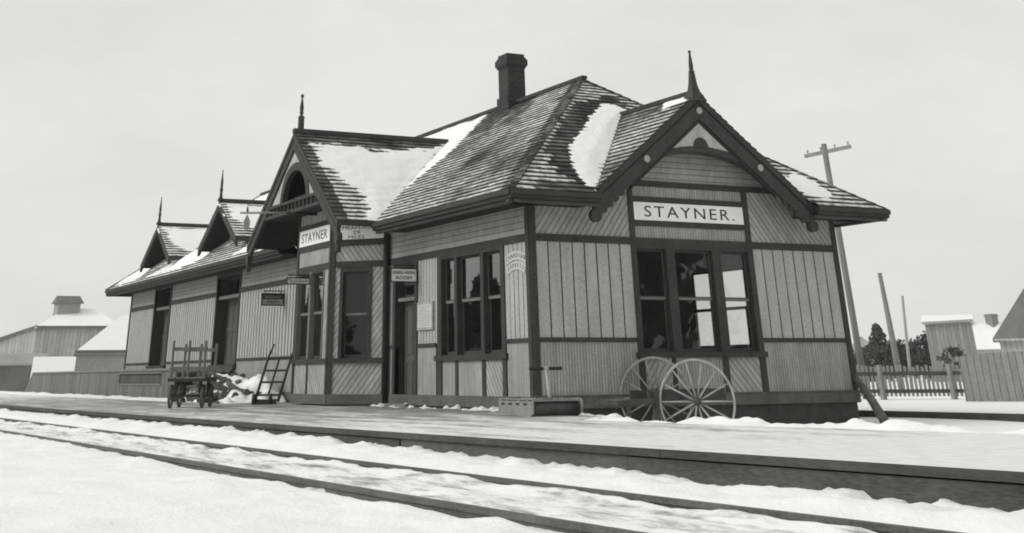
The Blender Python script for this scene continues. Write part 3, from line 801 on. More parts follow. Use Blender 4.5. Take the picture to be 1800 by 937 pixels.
# --- dormers on the freight shed
def dormer(xc):
    d = MB(); ya, za, sl, hf = -.52, 6.06, .60, 2.2
    ln = math.sqrt(1 + sl * sl); ze = za - hf * sl
    yf = .38
    Fd = F((0, ya, 0), (1, 0, 0), (0, -1, 0)); Fface = F((0, yf, 0), (1, 0, 0), (0, -1, 0))
    for sg in (-1, 1):
        courses(d, V((xc + sg * hf, 0, ze)), (0, 1, 0), (-sg, 0, sl), hf * ln, lambda s: (ya - .04, mainy(ze + s / ln * sl) + .03), None, 'shingle_frosted')
        a = [V((xc + sg * hf, mainy(ze) + .2, ze)), V((xc + sg * hf, ya - .02, ze)), V((xc, ya - .02, za)), V((xc, mainy(za) + .2, za))]
        if sg < 0: a = a[::-1]
        d.face([p + V((0, 0, -.09)) for p in a], 'soffit'); d.face([p + V((0, 0, -.014)) for p in a][::-1], 'soffit')
        x = xc + sg * hf
        d.box(min(x, x + sg * .04), max(x, x + sg * .04), ya, mainy(ze), ze - .13, ze + .01, 'trim')
    rake(d, Fd, xc, za, sl, hf + .02, 0, .27, -.04, .05, 'trim')
    d.fpoly(Fface, [(xc - 2.0, 4.5), (xc + 2.0, 4.5), (xc + 1.95, 4.85), (xc, za - .1), (xc - 1.95, 4.85)], -.05, 0, 'clapboard', 90)
    d.bar((xc, ya - .06, za + .05), (xc, mainy(za), za + .05), .15, .10, 'trim')
    o = d.build('dormer', station, origin=(xc, ya, ze))
    f = MB(); f.lathe((xc, ya, za + .03), [(.13, 0), (.06, .12), (.045, .3), (.07, .36), (.045, .42), (.05, .6), (.02, .9), (.012, .95), (.03, .98), (.012, 1.02)], 'trim', 8)
    f.build('finial', o, origin=(xc, ya, za))
    return o
dormer(-29.55); dormer(-21.1)
# --- finials
def finial(base, h, r, name='finial'):
    f = MB()
    prof = [(r * 1.0, -.12), (r * .74, .02), (r * .52, h * .1), (r * .40, h * .2), (r * .33, h * .30), (r * .25, h * .50)]
    f.lathe(base, prof, 'trim', square=True)
    b2 = V(base) + V((0, 0, h * .50))
    f.lathe(b2, [(.045, 0), (.075, .02), (.075, .05), (.05, .07), (.055, .12), (.058, .17), (.03, h * .40), (.02, h * .44), (.035, h * .455), (.04, h * .475), (.03, h * .495), (.006, h * .51)], 'trim', 10)
    f.build(name, station, origin=base)
finial((GX - .05, GY, GA - .06), 1.06, .30)
def spire(base):
    f = MB(); f.lathe(base, [(.12, 0), (.09, .1), (.085, .45), (.10, .5), (.06, .53), (.035, .56), (.06, .60), (.05, .66), (.06, .75), (.03, .95), (.02, 1.02), (.05, 1.06), (.045, 1.1), (.01, 1.13)], 'trim', 10)
    f.build('finial', station, origin=base)
spire((BGX - .05, BGY + .15, BGA - .05))
# --- chimney
ch = MB(); cxx, cyy, hw = -8.1, W / 2, .29
def bx(h, z0, z1): ch.box(cxx - h, cxx + h, cyy - h, cyy + h, z0, z1, 'chimney_brick')
bx(hw + .05, 6.9, 7.72); bx(hw, 7.72, 8.56); bx(hw + .035, 8.56, 8.62); bx(hw + .07, 8.62, 8.80); bx(hw + .035, 8.80, 8.86); bx(hw, 8.86, 8.955)
ch.build('chimney', station, origin=(cxx, cyy, 7.3))
# --- downspouts
ds = MB()
ds.tube([(-7.26, -.13, 3.82), (-7.26, -.11, 3.2), (-7.26, -.11, .05)], .065, 'black_paint', 8)
ds.build('downspout', station)

# ------------------------------------------------------------------ snow lying on the roof
def sdf_poly(px, py, poly):
    d = 1e9; inside = False; n = len(poly)
    for i in range(n):
        x0, y0 = poly[i]; x1, y1 = poly[(i + 1) % n]
        ex, ey = x1 - x0, y1 - y0; wx, wy = px - x0, py - y0
        t_ = max(0, min(1, (wx * ex + wy * ey) / (ex * ex + ey * ey + 1e-12)))
        d = min(d, (wx - ex * t_) ** 2 + (wy - ey * t_) ** 2)
        if (y0 > py) != (y1 > py) and px < (x1 - x0) * (py - y0) / (y1 - y0) + x0: inside = not inside
    d = math.sqrt(d); return d if inside else -d
def roof_snow(name, P0, U, Sd, poly, thick=.07, g=.07, rag=.10, holes=(), label=None, seed=0, clip=None):
    """snow drift on a roof plane; poly in (u, s) metres"""
    P0, U, Sd = V(P0), V(U).normalized(), V(Sd).normalized(); Nn = U.cross(Sd).normalized()
    if Nn.z < 0: Nn = -Nn
    us = [p[0] for p in poly]; ss = [p[1] for p in poly]
    u0, u1, s0, s1 = min(us) - .3, max(us) + .3, min(ss) - .3, max(ss) + .3
    nu, ns = int((u1 - u0) / g) + 1, int((s1 - s0) / g) + 1
    H = {}; verts = []; idx = {}
    for i in range(nu):
        for j in range(ns):
            u, s = u0 + i * g, s0 + j * g
            d = sdf_poly(u, s, poly)
            for hp in holes: d = min(d, -sdf_poly(u, s, hp))
            nz = noise.fractal(V((u * 1.6 + seed, s * 3.2, seed)), 1.0, 2.0, 4)
            d += nz * rag + rag * .9 * noise.noise(V((math.floor(s / EX) * 5.3, u * 1.3, seed + 2)))
            wp_ = P0 + U * u + Sd * s
            if clip and clip(wp_.x, wp_.y, wp_.z): d = -1
            if d < -.25: continue
            h = .028 + thick * max(0., min(1., d / .6)) ** 1.2 if d > 0 else .028 + d * .3
            h += .010 * noise.noise(V((u * 9, s * 9, seed))) * (d < .5)
            h += .012 * noise.noise(V((u * 2.5, s * 2.5, 3 + seed))) * (d > .1)
            idx[i, j] = len(verts); verts.append(P0 + U * u + Sd * s + Nn * h)
    faces = [(idx[i, j], idx[i + 1, j], idx[i + 1, j + 1], idx[i, j + 1]) for (i, j) in idx if (i + 1, j) in idx and (i, j + 1) in idx and (i + 1, j + 1) in idx]
    if (U.cross(Sd)).z < 0: faces = [f[::-1] for f in faces]
    return verts, faces
def join_snow(name, parts, label, cat='snow'):
    vs, fs = [], []
    for v, f in parts:
        k = len(vs); vs += v; fs += [tuple(a + k for a in q) for q in f]
    me = bpy.data.meshes.new(name); me.from_pydata(vs, [], fs); me.materials.append(MATS['snow'])
    me.polygons.foreach_set('use_smooth', [True] * len(fs)); me.update()
    o = bpy.data.objects.new(name, me); COL.objects.link(o); tag(o, label, cat, kind='stuff'); return o
MP = ((0, -OV, ZE), (1, 0, 0), (0, 1, SL))           # u = x, s up slope
HP = ((OV, 0, ZE), (0, 1, 0), (-1, 0, SL))           # u = y
BP = ((BGX + BH, 0, BZE), (0, 1, 0), (-1, 0, BGS))   # right slope of the bay gable, u = y
parts = []
main_poly = [(-6.3, .02), (-6.62, .45), (-7.3, 1.3), (-7.72, 2.5), (-8.05, 3.9), (-8.9, 5.1), (-9.35, 5.75), (-9.6, 6.16), (-30.75, 6.16), (-33.5, 2.9), (-35.7, .35), (-34.8, .30), (-30, .28), (-24, .45), (-19, .35), (-14, .15), (-13.4, .3), (-12.6, 1.0), (-9.8, 4.6), (-8.2, 2.5)]
strips = [[(-33.6, -.2), (-30.9, -.2), (-26.4, 2.3), (-27.0, 2.9), (-29.2, 1.75)], [(-25.6, -.2), (-19.4, -.2), (-17.4, 1.2), (-17.6, 2.9), (-18.9, 2.7), (-22.0, 1.35)]]
parts.append(roof_snow('s', *MP, main_poly, .05, .085, .13, strips, seed=1, clip=under_bay_gable))
parts.append(roof_snow('s', *BP, [(-1.5, 3.78), (-1.5, 2.8), (-1.25, 2.0), (-.95, 1.55), (-.85, .6), (-1.1, .02), (-.8, .02), (3.05, 4.55), (2.3, 4.1), (1.5, 3.78), (.6, 3.72)], .05, .06, .22, seed=4))
parts.append(roof_snow('s', *HP, [(4.04, 4.76), (4.37, 4.75), (4.72, 4.36), (4.4, 3.95), (1.2, .25), (1.08, .3), (1.17, .97), (1.45, 1.83), (1.61, 2.09), (2.22, 2.77), (2.78, 3.42), (3.45, 4.18)], .06, .05, .06, seed=9, clip=under_end_gable))
parts.append(roof_snow('s', *HP, [(7.25, .55), (7.75, .3), (8.1, .5), (8.15, 1.2), (7.75, 1.6), (7.0, 1.1)], .05, .05, .08, seed=12, clip=under_end_gable))
parts.append(roof_snow('s', (GX, GY - GH, GZE), (1, 0, 0), (0, 1, GS), [(-1.15, 3.78), (-.12, 3.78), (-.14, 3.62), (-.8, 3.42)], .03, .04, .04, seed=15))
for xc in (-29.55, -21.1):
    za, sl, hf = 6.06, .60, 2.2
    ze = za - hf * sl
    parts.append(roof_snow('s', (xc + hf, 0, ze), (0, 1, 0), (-1, 0, sl), [(-.4, 2.3), (-.35, 1.5), (-.1, .8), (.35, .5), (.55, .1), (.95, .0), (2.1, 2.3)], .05, .07, .12, seed=20 + xc))
    parts.append(roof_snow('s', (xc - hf, 0, ze), (0, 1, 0), (1, 0, sl), [(-.3, 2.35), (-.3, .2), (.7, .1), (1.95, 2.35)], .06, .09, .1, seed=25 + xc))
join_snow('roof_snow', parts, 'patches of white snow lying in the valleys and slopes of the station roof')

# ------------------------------------------------------------------ signs
def sign(label, Fr, u0, u1, z0, z1, o0, o1, face='white_paint', frame=None, cat='sign', group=None):
    c = Fr.pt((u0 + u1) / 2, z0, o1)
    root = empty('station_sign', c, label, cat, group)
    mb = MB(); fw = .025 if frame else 0
    mb.fbox(Fr, u0 + fw, u1 - fw, z0 + fw, z1 - fw, o0 + .004, o1, face)
    mb.build('board', root, origin=c)
    if frame:
        mb = MB()
        mb.fbox(Fr, u0, u1, z0, z0 + fw, o0, o1 + .012, frame); mb.fbox(Fr, u0, u1, z1 - fw, z1, o0, o1 + .012, frame)
        mb.fbox(Fr, u0, u0 + fw, z0 + fw, z1 - fw, o0, o1 + .012, frame); mb.fbox(Fr, u1 - fw, u1, z0 + fw, z1 - fw, o0, o1 + .012, frame)
        mb.build('frame', root, origin=c)
    return root
s = sign('large white board lettered STAYNER over the triple window in the end wall', FE, 2.692, 5.733, 3.612, 3.980, -.03, .033)
put_text('STAYNER.', FE, 4.22, 3.797, .035, .23, 2.5, s, spacing=1.25)
s = sign('white board lettered STAYNER on the front of the bay under the arched gable', FF, BX0 + .125, BX1 - .125, 3.775, 4.172, -.03, .03)
put_text('STAYNER', FF, (BX0 + BX1) / 2, 3.97, .032, .23, 1.95, s, spacing=1.1)
s = sign('white board lettered MEAFORD 29 MILES on the angled side of the bay', FS, .125, BL - .125, 3.775, 4.172, -.03, .03)
put_text('MEAFORD', FS, .72, 4.055, .032, .085, .85, s); put_text('29', FS, .70, 3.935, .032, .08, .2, s); put_text('MILES', FS, .70, 3.825, .032, .075, .45, s)
FP1 = F((-5.62, -.03, 0), (0, 1, 0), (1, 0, 0))
def hanging(x, y0, y1, z0, z1, label, lines, face='white_paint', two=None):
    Fr = F((x, 0, 0), (0, 1, 0), (1, 0, 0))
    s = sign(label, Fr, y0, y1, z0, z1, -.03, .012, face, 'black_paint')
    c = Fr.pt((y0 + y1) / 2, z0, .012)
    b = MB(); b.bar((x, y1, z1 + .06), (x, y0 + .05, z1 + .06), .03, .03, 'iron')
    for y in (y0 + .12, y1 - .12): b.tube([(x, y, z1 - .01), (x, y, z1 + .06)], .01, 'iron', 6)
    b.build('bracket', s, origin=c)
    if two:
        m = MB(); m.fbox(Fr, y0 + .03, y1 - .03, z0 + .03, (z0 + z1) / 2, .012, .016, two); m.build('panel', s, origin=c)
    for (tx, f, h, wd, mt) in lines: put_text(tx, Fr, (y0 + y1) / 2, z0 + (z1 - z0) * f, .02, h, wd, s, mt)
    return s
hanging(-5.60, -.74, -.02, 2.615, 2.935, 'white framed sign lettered GENERAL WAITING ROOM hanging over the waiting room door', [('GENERAL WAITING', .68, .065, .6, 'black_paint'), ('ROOM', .32, .075, .42, 'black_paint')])
hanging(-15.25, -.74, -.02, 2.52, 2.86, 'dark framed sign lettered BAGGAGE ROOM hanging from the boarded freight wall', [('BAGGAGE', .7, .075, .5, 'spoke_wood'), ('ROOM', .3, .075, .36, 'black_paint')], 'trim', 'spoke_wood')
hanging(-10.02, -1.83, -1.15, 2.79, 2.96, 'small pale sign lettered TELEGRAPH hanging from the front of the bay', [('TELEGRAPH', .5, .08, .6, 'black_paint')], 'white_paint')
# curved express sign by the corner
s = empty('express_sign', FL.pt(-.64, 2.62, .02), 'curved two-band white sign lettered CANADIAN EXPRESS by the corner of the station', 'sign')
for nm, r0, r1, z in (('upper_band', 1.03, 1.20, 1.75), ('lower_band', .84, 1.0, 1.75)):
    m = MB(); n = 14
    a0, a1 = (math.radians(66), math.radians(114)) if nm == 'upper_band' else (math.radians(64), math.radians(116))
    for i in range(n):
        p, q = a0 + (a1 - a0) * i / n, a0 + (a1 - a0) * (i + 1) / n
        c_ = -.60
        m.fpoly(FL, [(c_ + r1 * math.cos(p), z + r1 * math.sin(p)), (c_ + r1 * math.cos(q), z + r1 * math.sin(q)), (c_ + r0 * math.cos(q), z + r0 * math.sin(q)), (c_ + r0 * math.cos(p), z + r0 * math.sin(p))][::-1], -.01, .022, 'express_paint')
    m.build(nm, s, origin=FL.pt(-.64, 2.62, .02))
def arc_text(body, c, z, r, h, a0, a1, parent):
    for i, chh in enumerate(body):
        a = a0 + (a1 - a0) * i / (len(body) - 1)
        me = text_mesh(chh, h * 1.4)
        cu_, su_ = math.cos(a - math.pi / 2), math.sin(a - math.pi / 2)
        for v in me.vertices:
            x, y, wz = v.co; xx, yy = x * cu_ - y * su_, x * su_ + y * cu_
            v.co = FL.pt(c + r * math.cos(a) + xx, z + r * math.sin(a) + yy, .024 + wz)
        me.materials.clear(); me.materials.append(MATS['trim'])
        o = bpy.data.objects.new('letter', me); COL.objects.link(o); o.parent = parent; o.location = -world_loc(parent)
arc_text('CANADIAN', -.60, 1.75, 1.115, .09, math.radians(110), math.radians(70), s)
arc_text('EXPRESS', -.60, 1.75, .92, .085, math.radians(110), math.radians(70), s)
# notice board
s = sign('pale paper notice on a board between the waiting room door and the window', FL, -5.52, -4.66, 1.58, 2.17, -.02, .05, 'spoke_wood', None, 'notice')
m = MB(); m.fbox(FL, -5.47, -4.71, 1.63, 2.12, .05, .054, 'express_paint'); m.build('paper', s, origin=FL.pt(-5.09, 1.58, .05))
m = MB()
for k in range(9):
    z = 2.06 - k * .048; m.fbox(FL, -5.40 + .02 * (k % 3), -4.80 - .05 * (k % 2), z, z + .008, .054, .056, 'weathered_wood')
m.build('print', s, origin=FL.pt(-5.09, 1.58, .05))

# train order signal
sg = empty('train_order_signal', (-9.8, -1.13, 4.5), 'horizontal signal rod with a hanging pointed blade reaching out from the bay gable', 'signal')
m = MB(); m.tube([(-9.8, -1.1, 4.53), (-9.8, -2.0, 4.53)], .035, 'black_paint', 8); m.tube([(-9.8, -2.0, 4.53), (-9.8, -3.32, 4.48)], .028, 'spoke_wood', 8); m.build('rod', sg, origin=(-9.8, -1.13, 4.5))
m = MB(); FSG = F((-9.8, 0, 0), (0, 1, 0), (1, 0, 0))
m.fpoly(FSG, [(-3.12, 4.02), (-3.04, 4.12), (-3.03, 4.28), (-3.12, 4.46), (-3.21, 4.28), (-3.20, 4.12)], -.012, .012, 'spoke_wood')
m.build('blade', sg, origin=(-9.8, -1.13, 4.5))
m = MB(); m.lathe((-9.8, -3.12, 4.47), [(.02, 0), (.03, .05), (.03, .12), (.012, .16), (.006, .22)], 'dark_wood', 8); m.build('tip', sg, origin=(-9.8, -1.13, 4.5))

# ------------------------------------------------------------------ ground, track, platform
def yedge(x):
    return -6.75 + .05 * x + .0008 * x * x if x > -17 else (-7.369 + .023 * (x + 17))
def yback(x):
    if x < .1: return -.02
    return -.75 + (-1.35 + .15 * (min(x, 16) - 5)) * sstep(3.6, 5.2, x)
def ycen(x): return -8.93 + .027 * x
RG = .77
def fb(x, y, z=0., o=4): return noise.fractal(V((x, y, z)), 1.0, 2.0, o)
def sstep(a, b, x):
    t_ = max(0., min(1., (x - a) / (b - a))); return t_ * t_ * (3 - 2 * t_)
def ground_z(x, y):
    e = yedge(x); c = ycen(x); d = y - c
    if y > e + .12:                       # below / beyond the platform
        z = -.55 if (y < 7 and x < .2) or y < yback(x) else -.36 + .05 * sstep(7, 11, y)
        if x < .2 and y >= 7: z = -.55 + .24 * sstep(7, 10, y)
        return z + (.04 * fb(x * .15, y * .15) if y > 9 else 0)
    z = -.225 + .02 * fb(x * .25, y * .4, 2)
    if abs(d) < RG:
        z = -.222 + .03 * fb(x * .7, y * 1.6, 5, 5) + .012 * fb(x * 4, y * 4, 6, 3)
        z += (.03 + .035 * fb(x * 1.1, y, 9)) * sstep(RG - .45, RG - .08, abs(d)) - .05 * sstep(RG - .10, RG - .03, abs(d))
    elif d >= RG:
        t_ = (y - c - RG) / max(.3, (e - c - RG)); t_ = max(0, min(1, t_))
        fall = .115 * sstep(2, 15, x)
        z = -.235 + .10 * sstep(.02, .6, t_) - fall * sstep(.1, 1, t_) + .05 * fb(x * 1.4, y * 1.4, 1, 5) * sstep(.02, .3, t_)
        if t_ > .45: z += (.07 * max(0, fb(x * 2.6, y * 2.2, 7)) + .035 * fb(x * 6, y * 6, 8, 3)) * sstep(.45, 1, t_)
    else:
        q = -d - RG
        z = -.197 - .042 * sstep(3, 12, x) + (.012 + .042 * sstep(3, 12, x)) * sstep(.03, .45, q) + .035 * fb(x * 1.1, y * 1.4, 3, 5) * sstep(.0, .4, q) - .03 * sstep(.22, .0, q) * sstep(2, 9, x) + .016 * fb(x * 4, y * 4, 3) * sstep(6, .5, q) + .018 * fb(x * 1.7, y * 2.2, 13)
    return z
def axis(segs):
    out = []
    for a, b, st in segs:
        n = max(1, int(round((b - a) / st))); out += [a + (b - a) * i / n for i in range(n)]
    out.append(segs[-1][1]); return out
gxs = axis([(-320, -200, 40), (-200, -60, 10), (-60, -14, .5), (-14, 0, .16), (0, 20, .085), (20, 27, .2), (27, 60, 3), (60, 320, 52)])
gys = axis([(-320, -120, 50), (-120, -24, 6), (-24, -15, .8), (-15, -10.4, .14), (-10.4, -5.2, .055), (-5.2, -2.6, .65), (-2.6, 3, .14), (3, 10, .5), (10, 40, 1.), (40, 140, 10), (140, 370, 46)])
vs = []; sl_ = []
for y in gys:
    for x in gxs:
        vs.append((x, y, ground_z(x, y)))
        d = abs(y - ycen(x)); a = 1. if d < RG + .03 else max(0, 1 - (d - RG) / .18) * .8
        if y > yedge(x): a = 0
        sl_.append(a if abs(x) < 120 else 0)
nx = len(gxs); fs = [(j * nx + i, j * nx + i + 1, (j + 1) * nx + i + 1, (j + 1) * nx + i) for j in range(len(gys) - 1) for i in range(nx - 1)]
me = bpy.data.meshes.new('snowy_ground'); me.from_pydata(vs, [], fs); me.materials.append(MATS['ground_snow'])
me.polygons.foreach_set('use_smooth', [True] * len(fs))
at = me.attributes.new('slush', 'FLOAT', 'POINT'); at.data.foreach_set('value', sl_); me.update()
o = bpy.data.objects.new('snowy_ground', me); COL.objects.link(o); tag(o, kind='structure')

def rail(side, label):
    m = MB(); xs = axis([(-160, -20, 10), (-20, 30, 1.2)])
    prof = [(-.035, -.17), (.035, -.17), (.035, -.205), (.010, -.215), (.010, -.28), (.065, -.295), (.065, -.33), (-.065, -.33), (-.065, -.295), (-.010, -.28), (-.010, -.215), (-.035, -.205)]
    rows = []
    for x in xs:
        yc = ycen(x) + side * RG + .004 * noise.noise(V((x * .3, side, 0)))
        rows.append([(x, yc + a, b) for a, b in prof])
    for i in range(len(xs) - 1):
        for k in range(len(prof)):
            j = (k + 1) % len(prof); m.face([rows[i][k], rows[i][j], rows[i + 1][j], rows[i + 1][k]], 'rail_steel')
    o = m.build('steel_rail', origin=(0, ycen(0) + side * RG, -.3)); tag(o, label, 'rail', 'rails of the track'); return o
rail(1, 'dark steel rail of the track nearest the station platform')
rail(-1, 'dark steel rail of the track farthest from the platform, in the foreground snow')
tm = MB()
for k in range(-60, 50):
    x = k * .56 + random.uniform(-.05, .05); yc = ycen(x); 
    tm.box(x - .11, x + .11, yc - 1.15, yc + 1.15, -.40, -.262 + random.uniform(-.02, .012) - .05, 'dark_wood')
o = tm.build('railway_sleepers'); tag(o, kind='structure')

# platform slab, planks along the track
pxs = axis([(-110, -20, 5), (-20, 24, .5), (24, 70, 4)])
m = MB()
me_v = []; cover = []; rows = []
pys = [0, .12, .25, .4, .55, .7, .85, 1.]
pv = []; pf = []
segs = [[x for x in pxs if x <= -.1] + [.0], [.0] + [x for x in pxs if x > .1]]
for si, xs in enumerate(segs):
    base = len(pv)
    for x in xs:
        e = yedge(x); b_ = -.0 if si == 0 else yback(max(x, .11))
        for t_ in pys:
            y = e + (b_ - e) * t_; pv.append((x, y, 0.))
            r = (x + 4) / 20.
            c_ = .07 + .085 * sstep(0, 7, x) + .12 * sstep(7, 15, x) - .08 * sstep(-3, 0, y) * (x < 1) + .05 * sstep(-.75, -6.5, y) * sstep(-12, 3, x)
            if x < -12: c_ -= .03; c_ += .2 * sstep(-18, -45, x)
            cover.append(c_)
    k = len(pys)
    for i in range(len(xs) - 1):
        for j in range(k - 1):
            pf.append((base + i * k + j, base + (i + 1) * k + j, base + (i + 1) * k + j + 1, base + i * k + j + 1))
me = bpy.data.meshes.new('platform'); me.from_pydata(pv, [], pf); me.materials.append(MATS['platform_plank'])
at = me.attributes.new('cover', 'FLOAT', 'POINT'); at.data.foreach_set('value', cover); me.update()
plat = bpy.data.objects.new('platform', me); COL.objects.link(plat); tag(plat, kind='structure')
# face timbers: nosing plank above long facing boards with butt joints
def along(mb, x0, x1, o0, o1, z0, z1, mat, step=.8):
    n = max(1, int((x1 - x0) / step)); pts = [x0 + (x1 - x0) * i / n for i in range(n + 1)]
    for a, b in zip(pts, pts[1:]):
        ea, eb = yedge(a), yedge(b)
        mb.hexa([(a, ea - o1, z0), (b, eb - o1, z0), (b, eb - o0, z0), (a, ea - o0, z0), (a, ea - o1, z1), (b, eb - o1, z1), (b, eb - o0, z1), (a, ea - o0, z1)], mat)
m = MB(); x = -100.
while x < 66:
    ln = random.uniform(4.2, 5.2); along(m, x, x + ln - .012, -.12, .035, -.068, -.002 + random.uniform(-.004, .001), 'platform_edge'); x += ln
o = m.build('platform_nosing'); tag(o, kind='structure')
m = MB(); x = -101.4
while x < 66:
    ln = random.uniform(4.3, 5.4); along(m, x, x + ln - .03, -.08, random.uniform(-.014, .010), -.42, -.072 - random.uniform(0, .012), random.choice(('platform_board', 'platform_board_dark'))); x += ln
o = m.build('platform_facing'); tag(o, kind='structure')

# snow heaped on the platform by the walls and over its open end
def heap_field(name, x0, x1, y0, y1, g, fn, label):
    nx_, ny_ = int((x1 - x0) / g) + 1, int((y1 - y0) / g) + 1
    idx = {}; vv = []; ff = []
    for i in range(nx_):
        for j in range(ny_):
            x, y = x0 + i * g, y0 + j * g; z = fn(x, y)
            if z is None: continue
            idx[i, j] = len(vv); vv.append((x, y, z))
    for (i, j) in idx:
        if all(k in idx for k in ((i + 1, j), (i, j + 1), (i + 1, j + 1))):
            q = (idx[i, j], idx[i + 1, j], idx[i + 1, j + 1], idx[i, j + 1])
            if max(vv[k][2] for k in q) > -.03 or x1 < 0 or True: ff.append(q)
    me = bpy.data.meshes.new(name); me.from_pydata(vv, [], ff); me.materials.append(MATS['snow'])
    me.polygons.foreach_set('use_smooth', [True] * len(ff)); me.update()
    o = bpy.data.objects.new(name, me); COL.objects.link(o); tag(o, label, 'snow', kind='stuff'); return o
def bank(x, y):
    if x < .02 and y > -.02: return None
    lump = fb(x * 1.5, y * 1.5, 11, 4)
    fine = fb(x * 5, y * 5, 3, 3)
    nearwall = sstep(-1.4, -.2, y) if x < 0 else 0
    if x <= .3 and y < -.02:
        z = -.05 + nearwall * (.13 * max(0, fb(x * 5.0, y * 4, 5)) + .012) + .02 * fine * nearwall
        z += .06 * sstep(-.1, .3, x) * sstep(-.5, .2, y)
        return z
    # beyond the corner: ridge of thrown snow along the back edge of the platform
    q = y - yback(x)
    lip = math.exp(-((q - .22) / .30) ** 2)
    z = -.42 + .38 * sstep(-.75, -.1, q) - (.0 if q < .25 else .34 * sstep(.25, 1.1, q))
    z += lip * (.065 + .10 * lump + .03 * fine + .11 * max(0, noise.noise(V((x * 2.1, y * 2.1, 21)))) + .05 * max(0, noise.noise(V((x * 4.6, y * 4.6, 2)))))
    z -= .06 * lip * math.exp(-((x - 4.6) / 1.6) ** 2)
    z += sstep(1.0, 1.6, q) * (.05 + .03 * lump)
    z += .10 * math.exp(-((x - 2.3) / .9) ** 2 - ((y - 2.2) / 1.2) ** 2) * (1 + lump)
    return z
heap_field('platform_snow', -8., 20., -3.4, 4.6, .07, bank, 'lumpy white snow bank heaped on the platform around the end of the station')
def strip(x, y):
    t_ = math.exp(-((y + 1.9) / .7) ** 2)
    return -.05 + t_ * (.10 + .06 * fb(x * .9, y * 1.5, 31)) if x < -21 else -.05 + t_ * (.1 + .06 * fb(x * .9, y * 1.5, 31)) * sstep(-17, -21, x)
heap_field('snow_strip', -60., -17., -3.8, -.7, .16, strip, 'long strip of snow along the foot of the freight platform skirt')

# ------------------------------------------------------------------ freight loading platform
lp = empty('loading_platform', (-37, -1, 0), 'raised plank loading platform with boarded skirt at the freight end of the station', 'platform')
m = MB(); FK = F((0, -1.0, 0), (1, 0, 0), (0, -1, 0))
SX0, SX1, TX0, TX1 = -50.6, -23.2, -31.5, -25.0
m.fbox(FK, TX1, SX1, -.2, .86, -.05, 0, 'skirt_board', 0)
m.fbox(FK, TX0, TX1, -.2, .40, -.05, 0, 'skirt_board', 0); m.fbox(FK, TX0, TX1, .78, .86, -.05, 0, 'skirt_board', 0)
m.fpoly(FK, [(-52.6, -.2), (TX0, -.2), (TX0, .86), (SX0, .86)], -.05, 0, 'skirt_board', 0)
m.build('skirt', lp, origin=(-37, -1, 0))
m = MB()
m.fbox(FK, TX0 - .05, TX1 + .05, .40, .45, -.03, .04, 'light_sash'); m.fbox(FK, TX0 - .05, TX1 + .05, .78, .83, -.03, .04, 'light_sash')
k = TX0
while k < TX1: m.fbox(FK, k, k + .10, .45, .78, -.10, -.06, 'skirt_board', 0); k += .19
m.fbox(FK, TX0, TX1, .42, .80, -.3, -.28, 'joint')
m.build('slatted_opening', lp, origin=(-37, -1, 0))
m = MB(); m.box(SX0, -35.2, -1.06, 8.6, .86, .93, 'weathered_wood'); m.box(-35.2, SX1, -1.06, -.14, .86, .93, 'weathered_wood')
m.hexa([(-52.9, -1.0, -.2), (-52.6, -1.0, -.2), (-52.6, 8.6, -.2), (-52.9, 8.6, -.2), (SX0 - .2, -1.0, .93), (SX0, -1.0, .93), (SX0, 8.6, .93), (SX0 - .2, 8.6, .93)], 'weathered_wood')
m.build('deck', lp, origin=(-37, -1, 0))

# ------------------------------------------------------------------ baggage wagon
def frame2(o, l):
    l = V((l[0], l[1], 0)).normalized(); w_ = V((l.y, -l.x, 0)); o = V(o)
    return lambda a, b, z: o + l * a + w_ * b + V((0, 0, z))
wo = V((-9.115, -4.585, 0)); G = frame2(wo, (-.895, .447))      # a back from the near end, b to the right
wg = empty('baggage_wagon', wo, 'four-wheeled wooden baggage wagon with tall stake racks on the platform', 'wagon')
def part(mb, name, parent, origin): return mb.build(name, parent, origin=origin)
m = MB()
for k in range(5):
    b = -.44 + k * .18; m.bar(G(-.05, b + .08, .64), G(1.65, b + .08, .64), .165, .035, 'weathered_wood')
m.bar(G(0, -.45, .59), G(0, .45, .59), .06, .06, 'dark_wood'); m.bar(G(1.6, -.45, .59), G(1.6, .45, .59), .06, .06, 'dark_wood')
m.bar(G(0, -.45, .6), G(1.6, -.45, .6), .05, .08, 'dark_wood'); m.bar(G(0, .45, .6), G(1.6, .45, .6), .05, .08, 'dark_wood')
part(m, 'deck', wg, wo)
for a, hh in ((.04, 1.44), (1.56, 1.40)):
    m = MB()
    for b in (-.40, 0, .40): m.bar(G(a, b, .62), G(a + (.06 if a > 1 else -.04), b, hh), .06, .045, 'weathered_wood', (1, 0, 0))
    for z in (.84, 1.26): m.bar(G(a, -.44, z), G(a, .44, z), .035, .075, 'weathered_wood')
    part(m, 'stake_rack', wg, wo)
